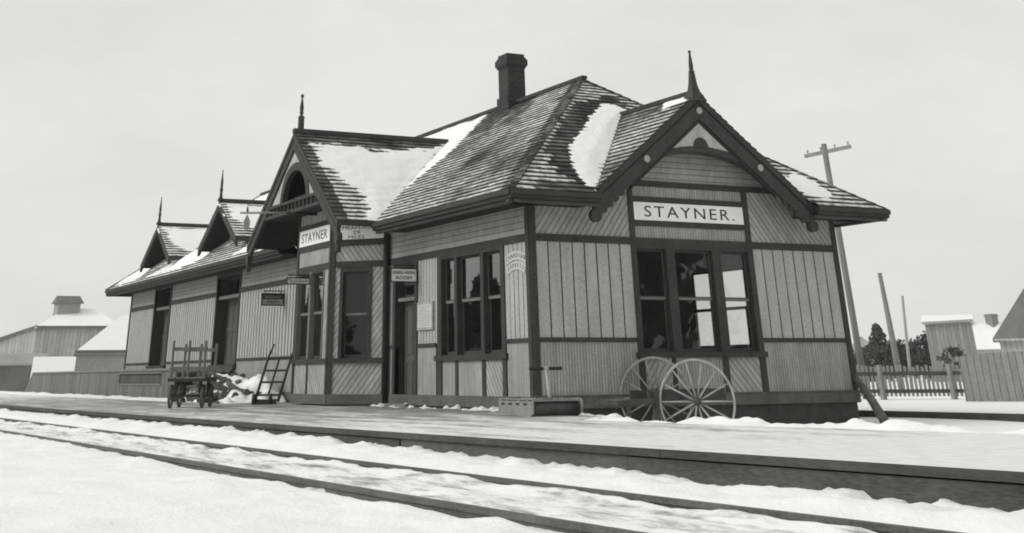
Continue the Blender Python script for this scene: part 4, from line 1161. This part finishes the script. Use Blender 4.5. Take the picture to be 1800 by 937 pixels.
def wheel(mb_r, mb_s, c, ax, r, n, rim, tread, rmat, smat, sw=.022, hub=.07, hl=.12):
    c = V(c); ax = V(ax).normalized(); e1 = V((0, 0, 1)); e1 = (e1 - ax * e1.dot(ax)).normalized(); e2 = ax.cross(e1); K = 40
    for i in range(K):
        p, q = 2 * math.pi * i / K, 2 * math.pi * (i + 1) / K
        d0, d1 = e1 * math.cos(p) + e2 * math.sin(p), e1 * math.cos(q) + e2 * math.sin(q)
        h = ax * tread / 2
        a = [c + d0 * (r - rim) - h, c + d0 * r - h, c + d0 * r + h, c + d0 * (r - rim) + h]
        b = [c + d1 * (r - rim) - h, c + d1 * r - h, c + d1 * r + h, c + d1 * (r - rim) + h]
        for k in range(4):
            j = (k + 1) % 4; mb_r.face([a[k], a[j], b[j], b[k]], rmat)
    for k in range(n):
        t_ = 2 * math.pi * (k + .5) / n; d = e1 * math.cos(t_) + e2 * math.sin(t_)
        mb_s.tube([c + d * hub * .6 + ax * .02 * (-1) ** k, c + d * (r - rim * .6)], [sw * 1.25, sw * .85], smat, 6)
def hubm(c, ax, r, l, mat):
    m = MB(); c = V(c); ax = V(ax).normalized()
    m.tube([c - ax * l / 2, c - ax * l * .3, c, c + ax * l * .3, c + ax * l / 2], [r * .55, r * .9, r, r * .9, r * .5], mat, 12); return m
axw = V((.447, .895, 0))
for a in (.22, 1.35):
    for b in (-.40, .38):
        c = G(a, b, .25); mr, ms_ = MB(), MB()
        wheel(mr, ms_, c, axw, .25, 8, .035, .05, 'rail_steel', 'weathered_wood', .016, .04)
        wh = part(mr, 'wheel', wg, c); wh.location = c - wo
        part(ms_, 'spokes', wh, c); part(hubm(c, axw, .05, .14, 'iron'), 'hub', wh, c)
    m = MB(); m.tube([G(a, -.43, .25), G(a, .43, .25)], .025, 'iron', 8); m.bar(G(a, -.3, .25), G(a, -.3, .6), .07, .07, 'dark_wood', (1, 0, 0)); m.bar(G(a, .3, .25), G(a, .3, .6), .07, .07, 'dark_wood', (1, 0, 0)); part(m, 'axle', wg, wo)

# hand truck leaning on the bay
ho = V((-11.5, -1.6, 0)); hw_ = V((.447, .895, 0)); up_ = V((.10, .36, 1.30)); 
ht = empty('hand_truck', ho, 'dark wooden two-wheeled hand truck leaning upright beside the bay', 'hand truck')
A = V((-11.78, -1.92, .06)); B = A + hw_ * .62
m = MB()
for p in (A, B): m.tube([p, p + up_ * .8, p + up_ + V((.02, .06, .06))], [.042, .036, .025], 'dark_wood', 8)
m.build('side_rails', ht, origin=ho)
m = MB()
for t_ in (.12, .35, .56, .78): m.bar(A + up_ * t_, B + up_ * t_, .05, .05, 'dark_wood')
m.bar((A + B) / 2 + up_ * .12, (A + B) / 2 + up_ * .78, .05, .02, 'dark_wood', (1, 0, 0))
m.build('crossbars', ht, origin=ho)
for p in (A + hw_ * .09, B - hw_ * .09):
    c = p + V((-.08, -.10, .06)); m = MB(); m.tube([c - hw_ * .04, c + hw_ * .04], .125, 'iron', 16); m.build('wheel', ht, origin=c)
m = MB(); m.bar(A + V((-.04, -.02, -.03)), B + V((-.04, -.02, -.03)), .03, .18, 'iron'); m.build('toe_plate', ht, origin=ho)

# firewood pile with snow
po = V((-17.2, -1.2, 0)); wp = empty('firewood_pile', po, 'dark heap of cordwood and snow under the freight door', 'firewood')
def pile_h(x, y): return max(0, .95 * math.exp(-((x + 17.6) / 1.5) ** 2 - ((y + 1.1) / .8) ** 2) + .35 * math.exp(-((x + 15.6) / 1.2) ** 2 - ((y + 1.0) / .8) ** 2))
rr = random.Random(3)
for k in range(120):
    x, y = rr.uniform(-19.6, -14.8), rr.uniform(-2.1, -.35); h_ = pile_h(x, y)
    if h_ < .10: continue
    z = h_ * rr.uniform(.5, 1.0) - .05; a = rr.uniform(-.5, .5) + (0 if rr.random() < .6 else 1.2); ln = rr.uniform(.5, 1.1); t_ = rr.uniform(-.25, .25)
    d = V((math.cos(a), math.sin(a) * .6, t_)) * ln / 2; m = MB(); r_ = rr.uniform(.06, .13)
    c = V((x, y, max(r_, z))); m.tube([c - d, c, c + d], [r_, r_ * 1.05, r_ * .9], 'cordwood', 7, smooth=False); m.build('log', wp, origin=c)
def pile_snow(x, y):
    n_ = fb(x * 1.7, y * 1.7, 41); z = pile_h(x, y) * .80 - .09 + .26 * n_
    z += .55 * math.exp(-((x + 15.2) / .75) ** 2 - ((y + .55) / .45) ** 2)
    return z if z > -.1 else -.1
heap_field('pile_snow', -20., -13.6, -2.3, -.12, .07, pile_snow, 'clean snow caught on the firewood heap beside the freight wall')

# ------------------------------------------------------------------ snow scoop
so = V((2.6, -1.4, 0)); sc = empty('snow_scoop', so, 'low sheet-metal snow scoop with a long T handle on the platform', 'snow scoop')
m = MB(); X0, X1, YA, YB = 1.95, 3.22, -1.88, -.93
FSc = F((0, YA, 0), (1, 0, 0), (0, -1, 0))
m.fpoly(FSc, [(X0, .02), (X1 - .12, .0), (X1, .06), (X1, .235), (X0, .235)], -.012, .012, 'sheet_metal')
FSd = F((0, YB, 0), (1, 0, 0), (0, -1, 0)); m.fpoly(FSd, [(X0, .02), (X1 - .12, .0), (X1 + .06, .06), (X1 + .08, .22), (X1, .28), (X0, .235)], -.012, .012, 'sheet_metal')
m.box(X0 - .012, X0 + .012, YA, YB, .02, .235, 'sheet_metal')
m.build('body', sc, origin=so)
m = MB(); m.tube([(X1 - .1, YA + .03, .125), (X1 - .1, YB - .03, .125)], .115, 'iron', 20); m.build('roller', sc, origin=so)
m = MB()
for x in (X0 + .06, X1 - .55, X1 - .22, X1 - .02): m.bar((x, YA, .245), (x, YB, .245), .06, .022, 'sheet_metal')
for y in (YA + .02, -1.4, YB - .02): m.bar((X0, y, .262), (X1, y, .262), .05, .014, 'sheet_metal')
m.build('top_frame', sc, origin=so)
m = MB()
for k in range(4): m.fbox(FSc, X0 + .12 + k * .27, X0 + .24 + k * .27, .175, .205, .0, .018, 'black_paint')  # black strips paint the darkness of open holes
m.build('painted_slot', sc, origin=so)
m = MB(); m.tube([(3.05, -1.45, .26), (2.55, -1.22, .73)], .026, 'spoke_wood', 8); m.bar((3.05, -1.62, .27), (3.05, -1.28, .27), .05, .03, 'sheet_metal'); m.build('handle', sc, origin=so)
m = MB(); m.tube([(2.55, -1.56, .735), (2.55, -.88, .735)], .028, 'black_paint', 8); m.tube([(2.55, -1.27, .735), (2.55, -1.17, .735)], .033, 'spoke_wood', 8); m.build('grip', sc, origin=so)

# ------------------------------------------------------------------ two-wheeled cart
na, fa = V((1.75, 2.68, .145)), V((.42, 2.62, .20)); co_ = (na + fa) / 2 - V((0, 0, .8))
ct = empty('hand_cart', co_, 'two-wheeled cart with tall pale spoked wheels standing in snow by the end wall', 'cart')
axc = V((.80, -.60, 0))
for c in (na, fa):
    mr, ms_ = MB(), MB(); wheel(mr, ms_, c, axc, .745, 14, .042, .05, 'spoke_wood', 'spoke_wood', .017, .08)
    wh = mr.build('wheel', ct, origin=c); ms_.build('spokes', wh, origin=c); hubm(c, axc, .075, .2, 'dark_wood').build('hub', wh, origin=c)
m = MB()
m.tube([na, fa], .03, 'iron', 8); m.build('axle', ct, origin=co_)
m = MB()
ca = V((1.05, 2.55, .16))
m.bar(V((1.0, 1.75, .17)), V((1.0, 3.75, .19)), .5, .05, 'dark_wood')
m.bar(V((.78, 1.75, .26)), V((.78, 3.75, .28)), .04, .16, 'dark_wood'); m.bar(V((1.26, 1.85, .24)), V((1.26, 3.75, .26)), .04, .20, 'dark_wood')
m.bar(V((1.3, 1.1, .13)), V((1.3, 2.0, .17)), .07, .09, 'dark_wood'); m.bar(V((.75, 1.1, .15)), V((.75, 2.0, .18)), .06, .08, 'weathered_wood')
m.bar(V((1.34, 1.1, .13)), V((.70, 1.1, .15)), .06, .07, 'dark_wood')
m.bar(V((1.28, 2.02, -.3)), V((1.28, 2.02, .38)), .10, .12, 'dark_wood', (1, 0, 0))
m.build('bed', ct, origin=co_)
m = MB(); m.bar(V((1.3, 1.35, -.35)), V((1.3, 1.35, .14)), .07, .06, 'dark_wood', (1, 0, 0)); m.build('prop', ct, origin=co_)

# leaning log at the far corner
m = MB(); m.tube([(.02, 8.42, .52), (.55, 8.30, .10), (1.22, 8.02, -.38)], [.075, .095, .105], 'log_bark', 12); o = m.build('leaning_log', origin=(.6, 8.2, -.3)); tag(o, 'round weathered log leaning against the right hand corner of the station', 'log')
m = MB(); m.bar((-1.4, 9.62, -.24), (14, 9.9, -.22), .2, .13, 'dark_wood'); o = m.build('timber_kerb', origin=(3, 9.7, -.3)); tag(o, 'long dark timber lying in the snow behind the station, left of the board fence', 'timber')

# ------------------------------------------------------------------ background right
CAMP = V((24.822, -14.208, .665))
def far(p, k): return CAMP + (V(p) - CAMP) * k
pk = empty('picket_fence', (-15, 25, -.3), 'dark weathered picket fence beyond the yard to the right of the station', 'fence')
a, b = V((-18.5, 22.0, -.3)), V((-12.4, 26.6, -.3)); d = b - a; n = int(d.length / .155)
m = MB()
for k in range(n):
    p = a + d * k / n; h_ = 1.08 + random.uniform(-.05, .05); m.bar(p + V((0, 0, .08)), p + V((random.uniform(-.01, .01), 0, h_)), .10, .025, 'picket_wood', (.64, -.5, 0))
m.build('pickets', pk, origin=(-15, 25, -.3))
m = MB(); up3 = V((0, 0, 1))
for z in (.25, .82): m.bar(a + up3 * z, b + up3 * z, .06, .12, 'dark_wood')
m.build('rail', pk, origin=(-15, 25, -.3))
for t_ in (.12, .45, .78):
    m = MB(); p = a + d * t_; m.bar(p - up3 * .1, p + up3 * 1.1, .17, .17, 'picket_wood', (1, 0, 0)); m.build('post', pk, origin=p)
a, b = V((-9.7, 21.9, -.35)), V((-5.2, 26.5, -.35)); d = (b - a); FFn = F(a, d.normalized(), V((d.y, -d.x, 0)).normalized())
m = MB(); m.fpoly(FFn, [(0, 0), (d.length, 0), (d.length, 1.62), (.9, 1.46), (.0, 1.36)], -.03, 0, 'fence_board', 0); m.fbox(FFn, 0, d.length, 1.3, 1.38, -.09, -.035, 'dark_wood')
o = m.build('board_fence', origin=a); tag(o, 'pale close-boarded fence at the right edge of the picture', 'fence')

def house(name, label, base, wdir, width, depth, hw0, hr, wallm, roofm, over=.3, gable_front=False, hip=0., pyramid=False, cat='house', group=None):
    """simple gabled building; wdir = direction of the front wall seen by us; ridge along it unless gable_front"""
    base = V(base); u = V((wdir[0], wdir[1], 0)).normalized(); nb = V((-u.y, u.x, 0))
    if nb.dot(base - CAMP) < 0: nb = -nb
    r = empty(name, base, label, cat, group)
    P = lambda a, b, z: base + u * a + nb * b + V((0, 0, z))
    m = MB()
    h = -.6
    if gable_front:
        prof = [(0, h), (width, h), (width, hw0), (width / 2, hr), (0, hw0)]
        for b in (0, depth):
            pts = [P(x, b, z) for x, z in prof]; m.face(pts if b == 0 else pts[::-1], wallm)
        m.face([P(0, 0, h), P(0, 0, hw0), P(0, depth, hw0), P(0, depth, h)], wallm); m.face([P(width, 0, h), P(width, depth, h), P(width, depth, hw0), P(width, 0, hw0)], wallm)
        m.build('wall', r, origin=base)
        sl = (hr - hw0) / (width / 2); m = MB(); tk = .12
        for sg in (0, 1):
            f_ = lambda x: (x if sg == 0 else width - x)
            e = -over; p = [(e, -over, hw0 + e * sl), (width / 2, -over, hr), (width / 2, depth + over, hr), (e, depth + over, hw0 + e * sl)]
            c = [P(f_(x), b, z + .02) for x, b, z in p]; t2 = [q + V((0, 0, tk)) for q in c]
            if sg == 0: m.hexa(c + t2, roofm)
            else: m.hexa(c[::-1] + t2[::-1], roofm)
        m.build('roof', r, origin=base)
    else:
        prof = [(0, h), (0, hw0), (depth / 2, hw0 if hip or pyramid else hr), (depth, hw0), (depth, h)]
        for a in (0, width):
            pts = [P(a, b, z) for b, z in prof]; m.face(pts if a else pts[::-1], wallm)
        m.face([P(0, 0, h), P(width, 0, h), P(width, 0, hw0), P(0, 0, hw0)], wallm); m.face([P(0, depth, h), P(0, depth, hw0), P(width, depth, hw0), P(width, depth, h)], wallm)
        m.build('wall', r, origin=base)
        sl = (hr - hw0) / (depth / 2); m = MB(); tk = .12
        if hip or pyramid:
            e = -over; z0 = hw0 - .05
            r0, r1 = (P(hip, depth / 2, hr), P(width - hip, depth / 2, hr)) if not pyramid else (P(width / 2, depth / 2, hr), P(width / 2, depth / 2, hr))
            q = [P(e, e, z0), P(width - e, e, z0), P(width - e, depth - e, z0), P(e, depth - e, z0)]
            m.face([q[0], q[1], r1, r0] if not pyramid else [q[0], q[1], r0], roofm); m.face([q[1], q[2], r1], roofm)
            m.face([q[2], q[3], r0, r1] if not pyramid else [q[2], q[3], r0], roofm); m.face([q[3], q[0], r0], roofm)
            m.face(q[::-1], wallm)
            for i in range(4): 
                a_, b_ = q[i], q[(i + 1) % 4]; dz = V((0, 0, -.12)); m.face([a_ + dz, b_ + dz, b_, a_], wallm)
        for sg in (0, 1) if not (hip or pyramid) else ():
            f_ = lambda b: (b if sg == 0 else depth - b)
            p = [(-over, -over, hw0 - over * sl), (width + over, -over, hw0 - over * sl), (width + over, depth / 2, hr), (-over, depth / 2, hr)]
            c = [P(a, f_(b), z + .02) for a, b, z in p]; t2 = [q + V((0, 0, tk)) for q in c]
            if sg == 0: m.hexa(c + t2, roofm)
            else: m.hexa(c[::-1] + t2[::-1], roofm)
        m.build('roof', r, origin=base)
    return r, P
RD = V((.44, .895, 0))
# shed with a flat false front
k = 1.7
p0 = far((-27.95, 39.1, 0), k); p0.z = 0; wd = (far((-26.3, 40.6, 0), k) - far((-27.95, 39.1, 0), k))
hz = .665 + (2.72 - .665) * k
r, P = house('shed', 'tall pale board shed with a level roof line behind the picket fence', p0, wd, wd.length, 5., hz, hz + .5, 'shed_board', 'snow', .25, cat='shed')
m = MB(); m.bar(P(-.2, -.3, hz - .05), P(wd.length + .2, -.3, hz + .1), .08, .18, 'far_dark'); m.build('eave_board', r, origin=p0)
# snow-roofed house with two chimneys
k = 2.2
p0 = far((-40.3, 54.95, 0), k); p0.z = 0; p1 = far((-38.0, 57.1, 0), k); wd = p1 - p0; wd.z = 0
r, P = house('house', 'white snow-roofed house with two brick chimneys behind the board fence', p0, wd, wd.length, 9., .665 + (1.78 - .665) * k, .665 + (3.18 - .665) * k, 'far_board', 'snow', .3)
for a in (.8, wd.length * .56):
    m = MB(); c = P(a, 4.4, 0); zt = .665 + (3.74 - .665) * k
    wv = .42 if a < 1 else .62
    m.box(c.x - wv, c.x + wv, c.y - wv, c.y + wv, zt - 2.2, zt, 'far_brick'); m.box(c.x - wv - .1, c.x + wv + .1, c.y - wv - .1, c.y + wv + .1, zt - .3, zt - .12, 'far_brick'); m.build('chimney', r, origin=(c.x, c.y, zt - 2))
# dark steep roof at the right edge
k = 1.5
p0 = far((-18.75, 34.0, 0), k); p0.z = 0; wd = V((.74, .67, 0))
wz, rz = .665 + (1.8 - .665) * k, .665 + (4.07 - .665) * k
house('house', 'house with a steep dark pointed roof cut off by the right edge of the picture', p0, wd, 5.2, 5.2, wz, rz, 'far_board', 'far_roof', .4, pyramid=True)
# small gable behind the trees
k = 1.8; p0 = far((-63.9, 66.5, 0), k); p0.z = 0
house('house', 'small far house gable just past the right corner of the station, beside the trees', p0, far((-62.4, 68.2, 0), k) - far((-63.9, 66.5, 0), k), 4.0, 6., .665 + (2.2 - .665) * k, .665 + (3.05 - .665) * k, 'far_board', 'snow', .2, True)

# telegraph poles
def pole(base, top, r0, r1, label, arm=None, cap=None):
    base, top = V(base), V(top); o = empty('telegraph_pole', base, label, 'pole', 'telegraph poles')
    m = MB(); m.tube([base - V((0, 0, .5)), (base + top) / 2, top], [r0, (r0 + r1) / 2, r1], 'pole_wood' if r0 > .1 else 'far_dark', 10); m.build('pole', o, origin=base)
    if arm:
        m = MB(); m.bar(arm[0], arm[1], .12, .14, 'far_dark'); m.build('crossarm', o, origin=base)
        for t_ in (.08, .36, .66, .94):
            p = V(arm[0]).lerp(V(arm[1]), t_); m = MB(); m.lathe(p + V((0, 0, .06)), [(.02, 0), (.02, .06), (.04, .08), (.035, .14), (.015, .17)], 'far_dark', 8); m.build('insulator', o, origin=p)
    return o
pole((-17.07, 24.44, -.33), (-17.2, 24.31, 8.95), .135, .115, 'telegraph pole with a crossarm rising behind the roof of the station', ((-17.78, 23.68, 8.50), (-16.45, 25.12, 8.80)))
pole(far((-25.49, 34.46, .2), 1.), far((-25.6, 34.35, 4.77), 1.), .165, .10, 'stout pale leaning pole without arms between the station and the fence')
pole((-35.9, 45.27, -.1), (-35.66, 45.52, 4.41), .098, .07, 'thin dark pole standing right of the stout pale pole')

# trees
def tree(name, label, base, h, r, seed, conifer=False, nleaf=2600, group='trees behind the fence', leaf=.16, crown0=.15):
    rnd = random.Random(seed); base = V(base); o = empty(name, base, label, 'tree', group)
    m = MB(); m.tube([base - V((0, 0, .4)), base + V((0, 0, h * .5)), base + V((0, 0, h * .93))], [h * .028, h * .018, h * .004], 'bark', 7)
    for k in range(14):
        t_ = rnd.uniform(.2, .85); a = rnd.uniform(0, 6.28); rl = r * (1 - t_ if conifer else .8) * rnd.uniform(.6, 1)
        p = base + V((0, 0, h * t_)); m.tube([p, p + V((math.cos(a) * rl, math.sin(a) * rl, rl * (-.1 if conifer else .5)))], [h * .007, h * .002], 'bark', 5)
    m.build('trunk', o, origin=base)
    m = MB()
    clumps = []
    for k in range(26):
        t_ = rnd.random() ** .8; a = rnd.uniform(0, 6.28)
        if conifer: z = h * (crown0 + (1 - crown0) * t_); rr_ = r * (1 - t_) * rnd.uniform(.3, 1); cr_ = r * (.18 + .25 * (1 - t_))
        else: z = h * (crown0 + (.95 - crown0) * t_); rr_ = r * math.sqrt(max(0, 1 - (2 * t_ - .9) ** 2)) * rnd.uniform(.2, .95); cr_ = r * rnd.uniform(.2, .4)
        clumps.append((base + V((math.cos(a) * rr_, math.sin(a) * rr_, z)), cr_))
    for k in range(nleaf):
        c, cr_ = rnd.choice(clumps)
        p = c + V((rnd.gauss(0, 1), rnd.gauss(0, 1), rnd.gauss(0, .7))) * cr_ * .55
        if conifer: 
            tz = (p.z - base.z) / h
            rad = math.hypot(p.x - base.x, p.y - base.y)
            if tz > 1.02 or rad > r * max(.05, 1.05 - tz) + .1: continue
        a = V((rnd.gauss(0, 1), rnd.gauss(0, 1), rnd.gauss(0, 1))).normalized(); b = a.orthogonal().normalized(); s_ = leaf * rnd.uniform(.6, 1.4)
        m.face([p - a * s_, p + b * s_ * .5, p + a * s_, p - b * s_ * .5], 'foliage')
    m.build('crown', o, origin=base); return o
k = 1.5
def tb(x, y, z): q = far((x, y, z), k); return (q.x, q.y, -.4), q.z + .4
for i, (p, r_, con, lab) in enumerate((((-40.5, 47.7, 3.05), 2.7, True, 'tallest dark spruce beside the stout pale pole'), ((-41.2, 46.95, 1.75), 1.7, False, 'low dark bushy tree against the corner of the station'),
        ((-39.9, 48.3, 2.15), 1.6, False, 'dark bushy tree right behind the foot of the stout pale pole'), ((-39.1, 49.1, 2.05), 1.7, False, 'dark bushy tree behind the thin dark pole'), ((-38.45, 49.75, 2.55), 1.9, False, 'broad loose tree touching the pale board shed'))):
    b, h_ = tb(*p); tree('spruce_tree' if con else 'bushy_tree', lab, b, h_, r_, 50 + i, con, 2600)
b = V(far((-16.75, 29.05, 0), 1.35)); b.z = 0
tree('shrub', 'small dark shrub in front of the pale board shed', (b.x, b.y, .5), 1.15, .85, 77, False, 260, None, .11, .1)

# ------------------------------------------------------------------ background left
bb = V((-93.4, 6.3, -.4)); 
r, P = house('barn', 'big grey barn with a roof cupola far left of the station', bb, V((.2, .98, 0)), 6.6, 9., 4.75, 6.3, 'far_board', 'snow', .25, hip=2.0, cat='barn')
m = MB(); m.face([P(-.02, 0, -.6), P(-3.8, 3, -.6), P(-3.8, 3, 3.6), P(-1.2, .8, 4.55), P(-.02, 0, 4.75)][::-1], 'far_board'); m.bar(P(0, -.3, 4.72), P(6.8, -.3, 4.72), .1, .2, 'far_roof'); m.bar(P(-.05, -.1, 4.78), P(-4.1, 3, 3.6), .15, .2, 'far_roof'); m.build('wing_wall', r, origin=bb)
m = MB(); c = P(2.1, 4.0, 0)
m.box(c.x - .9, c.x + .9, c.y - .95, c.y + .95, 5.2, 6.35, 'far_dark')
q = [(c.x - 1.1, c.y - 1.2, 6.25), (c.x + 1.1, c.y - 1.2, 6.25), (c.x + 1.1, c.y + 1.2, 6.25), (c.x - 1.1, c.y + 1.2, 6.25)]; t2 = [(c.x, c.y - 1.0, 6.85), (c.x, c.y + 1.0, 6.85)]
m.face([q[1], q[2], t2[1], t2[0]], 'far_roof'); m.face([q[3], q[0], t2[0], t2[1]], 'far_roof'); m.face([q[0], q[1], t2[0]], 'far_roof'); m.face([q[2], q[3], t2[1]], 'far_roof')
m.build('cupola', r, origin=c)
bs = V((-58.6, 2.7, -.3))
r, P = house('shed', 'low grey shed with a thick snow roof left of the freight end', bs, V((.2, .98, 0)), 7.0, 6.5, 2.30, 4.3, 'far_dark', 'snow', .15, hip=2.4, cat='shed')
m = MB(); m.bar(P(-.1, -.2, 2.3), P(5.3, -.2, 2.3), .08, .14, 'far_roof'); m.build('eave_board', r, origin=bs)
m = MB(); m.bar(P(1, -.03, .9), P(4.6, -.03, .9), .05, .08, 'snow'); m.build('ledge', r, origin=bs)
q0 = V((-68.7, 2.0, -.3))
r, P = house('lean_to', 'small lean-to with a sloping snow roof in front of the barn', q0 + V((0, .1, 0)), V((.2, .98, 0)), 2.7, 3.0, .85, 2.05, 'far_board', 'snow', .1, cat='lean-to')
q0 = far((-93.9, 2.0, 0), 1.02); q0.z = -.4
house('outbuilding', 'dark low outbuilding at the left edge of the picture, before the barn', V((-84.6, 2.2, -.4)), V((.2, .98, 0)), 3.4, 4.5, 1.9, 2.6, 'far_roof', 'far_dark', .1, cat='outbuilding')

# unseen woodland: first clump is mirrored trees, the others added to darken window reflections
rnd = random.Random(5); m = MB()
for cl, n_, hh in (((-60, -32), 22, 6.4), ((46, 24), 16, 8), ((24, -62), 16, 9)):
    for k in range(n_):
        bx_, by_ = cl[0] + rnd.uniform(-26, 14), cl[1] + rnd.uniform(-9, 5); h_ = hh * rnd.uniform(.5, 1.2)
        m.tube([(bx_, by_, -1), (bx_, by_, h_ * .8)], [.2, .05], 'bark', 5)
        for j in range(420):
            t_ = rnd.random() ** .8; a = rnd.uniform(0, 6.28); rr_ = (1 - t_) * h_ * .42 * rnd.random() ** .4 + .1
            p = V((bx_ + math.cos(a) * rr_, by_ + math.sin(a) * rr_, -.2 + t_ * h_)); q = V((rnd.gauss(0, 1), rnd.gauss(0, 1), rnd.gauss(0, 1))).normalized(); w_ = q.orthogonal().normalized()
            m.face([p - q * .5, p + w_ * .3, p + q * .5, p - w_ * .3], 'foliage')
o = m.build('woodland'); tag(o, 'dark woodland out of view, partly added to darken the window reflections', 'trees', kind='stuff')

# thin winter haze
HAZE = .0004
m = bpy.data.materials.new('haze'); m.use_nodes = True; nt = m.node_tree; nt.nodes.clear()
o_ = nt.nodes.new('ShaderNodeOutputMaterial'); pv_ = nt.nodes.new('ShaderNodeVolumePrincipled')
pv_.inputs['Color'].default_value = (.95, .95, .94, 1); pv_.inputs['Density'].default_value = HAZE
L(nt, pv_.outputs[0], o_.inputs['Volume']); MATS['haze'] = m
hz_ = MB(); hz_.box(-330, 330, -330, 380, -1.6, 14, 'haze'); hzo = hz_.build('haze'); tag(hzo, kind='stuff')

# ------------------------------------------------------------------ light, sky, camera
w = bpy.data.worlds.new('World'); SC.world = w; w.use_nodes = True; nt = w.node_tree
bgd = nt.nodes['Background']
sky = nt.nodes.new('ShaderNodeTexSky'); sky.sky_type = 'NISHITA'; sky.sun_disc = False
SUN_EL, SUN_AZ = math.radians(32), math.radians(198)     # direction the light comes from (x east, y north): -x -y
sky.sun_elevation = SUN_EL; sky.sun_rotation = SUN_AZ; sky.dust_density = 4; sky.air_density = 1.0
bw_ = nt.nodes.new('ShaderNodeRGBToBW'); L(nt, sky.outputs[0], bw_.inputs[0])
tcw = nt.nodes.new('ShaderNodeTexCoord').outputs['Generated']
cl = noise_(nt, scalevec(nt, tcw, (1, 1, 2.5)), 3.0, 7, .62)
cloud = ramp_(nt, cl, .25, .75, 7.4, 9.1)                # even overcast deck
mixs = nt.nodes.new('ShaderNodeMix'); mixs.data_type = 'FLOAT'; mixs.inputs[0].default_value = .93
L(nt, bw_.outputs[0], mixs.inputs[2]); L(nt, cloud, mixs.inputs[3])
L(nt, grey(nt, mixs.outputs[0], (.996, 1, .985)), bgd.inputs[0]); bgd.inputs[1].default_value = .1
sd = bpy.data.lights.new('sun', 'SUN'); sd.energy = 1.7; sd.angle = math.radians(24); sd.color = (1, .995, .98)
so_ = bpy.data.objects.new('sun', sd); COL.objects.link(so_)
dirv = V((math.sin(SUN_AZ) * math.cos(SUN_EL), math.cos(SUN_AZ) * math.cos(SUN_EL), math.sin(SUN_EL)))
so_.rotation_euler = dirv.to_track_quat('Z', 'Y').to_euler(); so_.location = (0, -20, 30)
cam = bpy.data.cameras.new('camera'); co2 = bpy.data.objects.new('camera', cam); COL.objects.link(co2); SC.camera = co2
cam.sensor_fit = 'HORIZONTAL'; cam.sensor_width = 36; cam.lens = 2152.23 / 1800 * 36
cam.shift_x = (900 - 798.33) / 1800; cam.shift_y = -(468.5 + 576.21) / 1800
R_ = V((.44670798, .89463354, -.00909974)); U_ = V((.44836602, -.21505319, .8675944)); F_ = V((-.77422212, .39164135, .49718925))
mw = Matrix(((R_.x, U_.x, -F_.x, 24.8222), (R_.y, U_.y, -F_.y, -14.2082), (R_.z, U_.z, -F_.z, .665225), (0, 0, 0, 1)))
co2.matrix_world = mw; cam.clip_start = .1; cam.clip_end = 4000
SC.cycles.filter_width = 1.9
vs_ = SC.view_settings; vs_.view_transform = 'Standard'; vs_.look = 'None'; vs_.gamma = 1; vs_.exposure = 0; vs_.use_curve_mapping = False
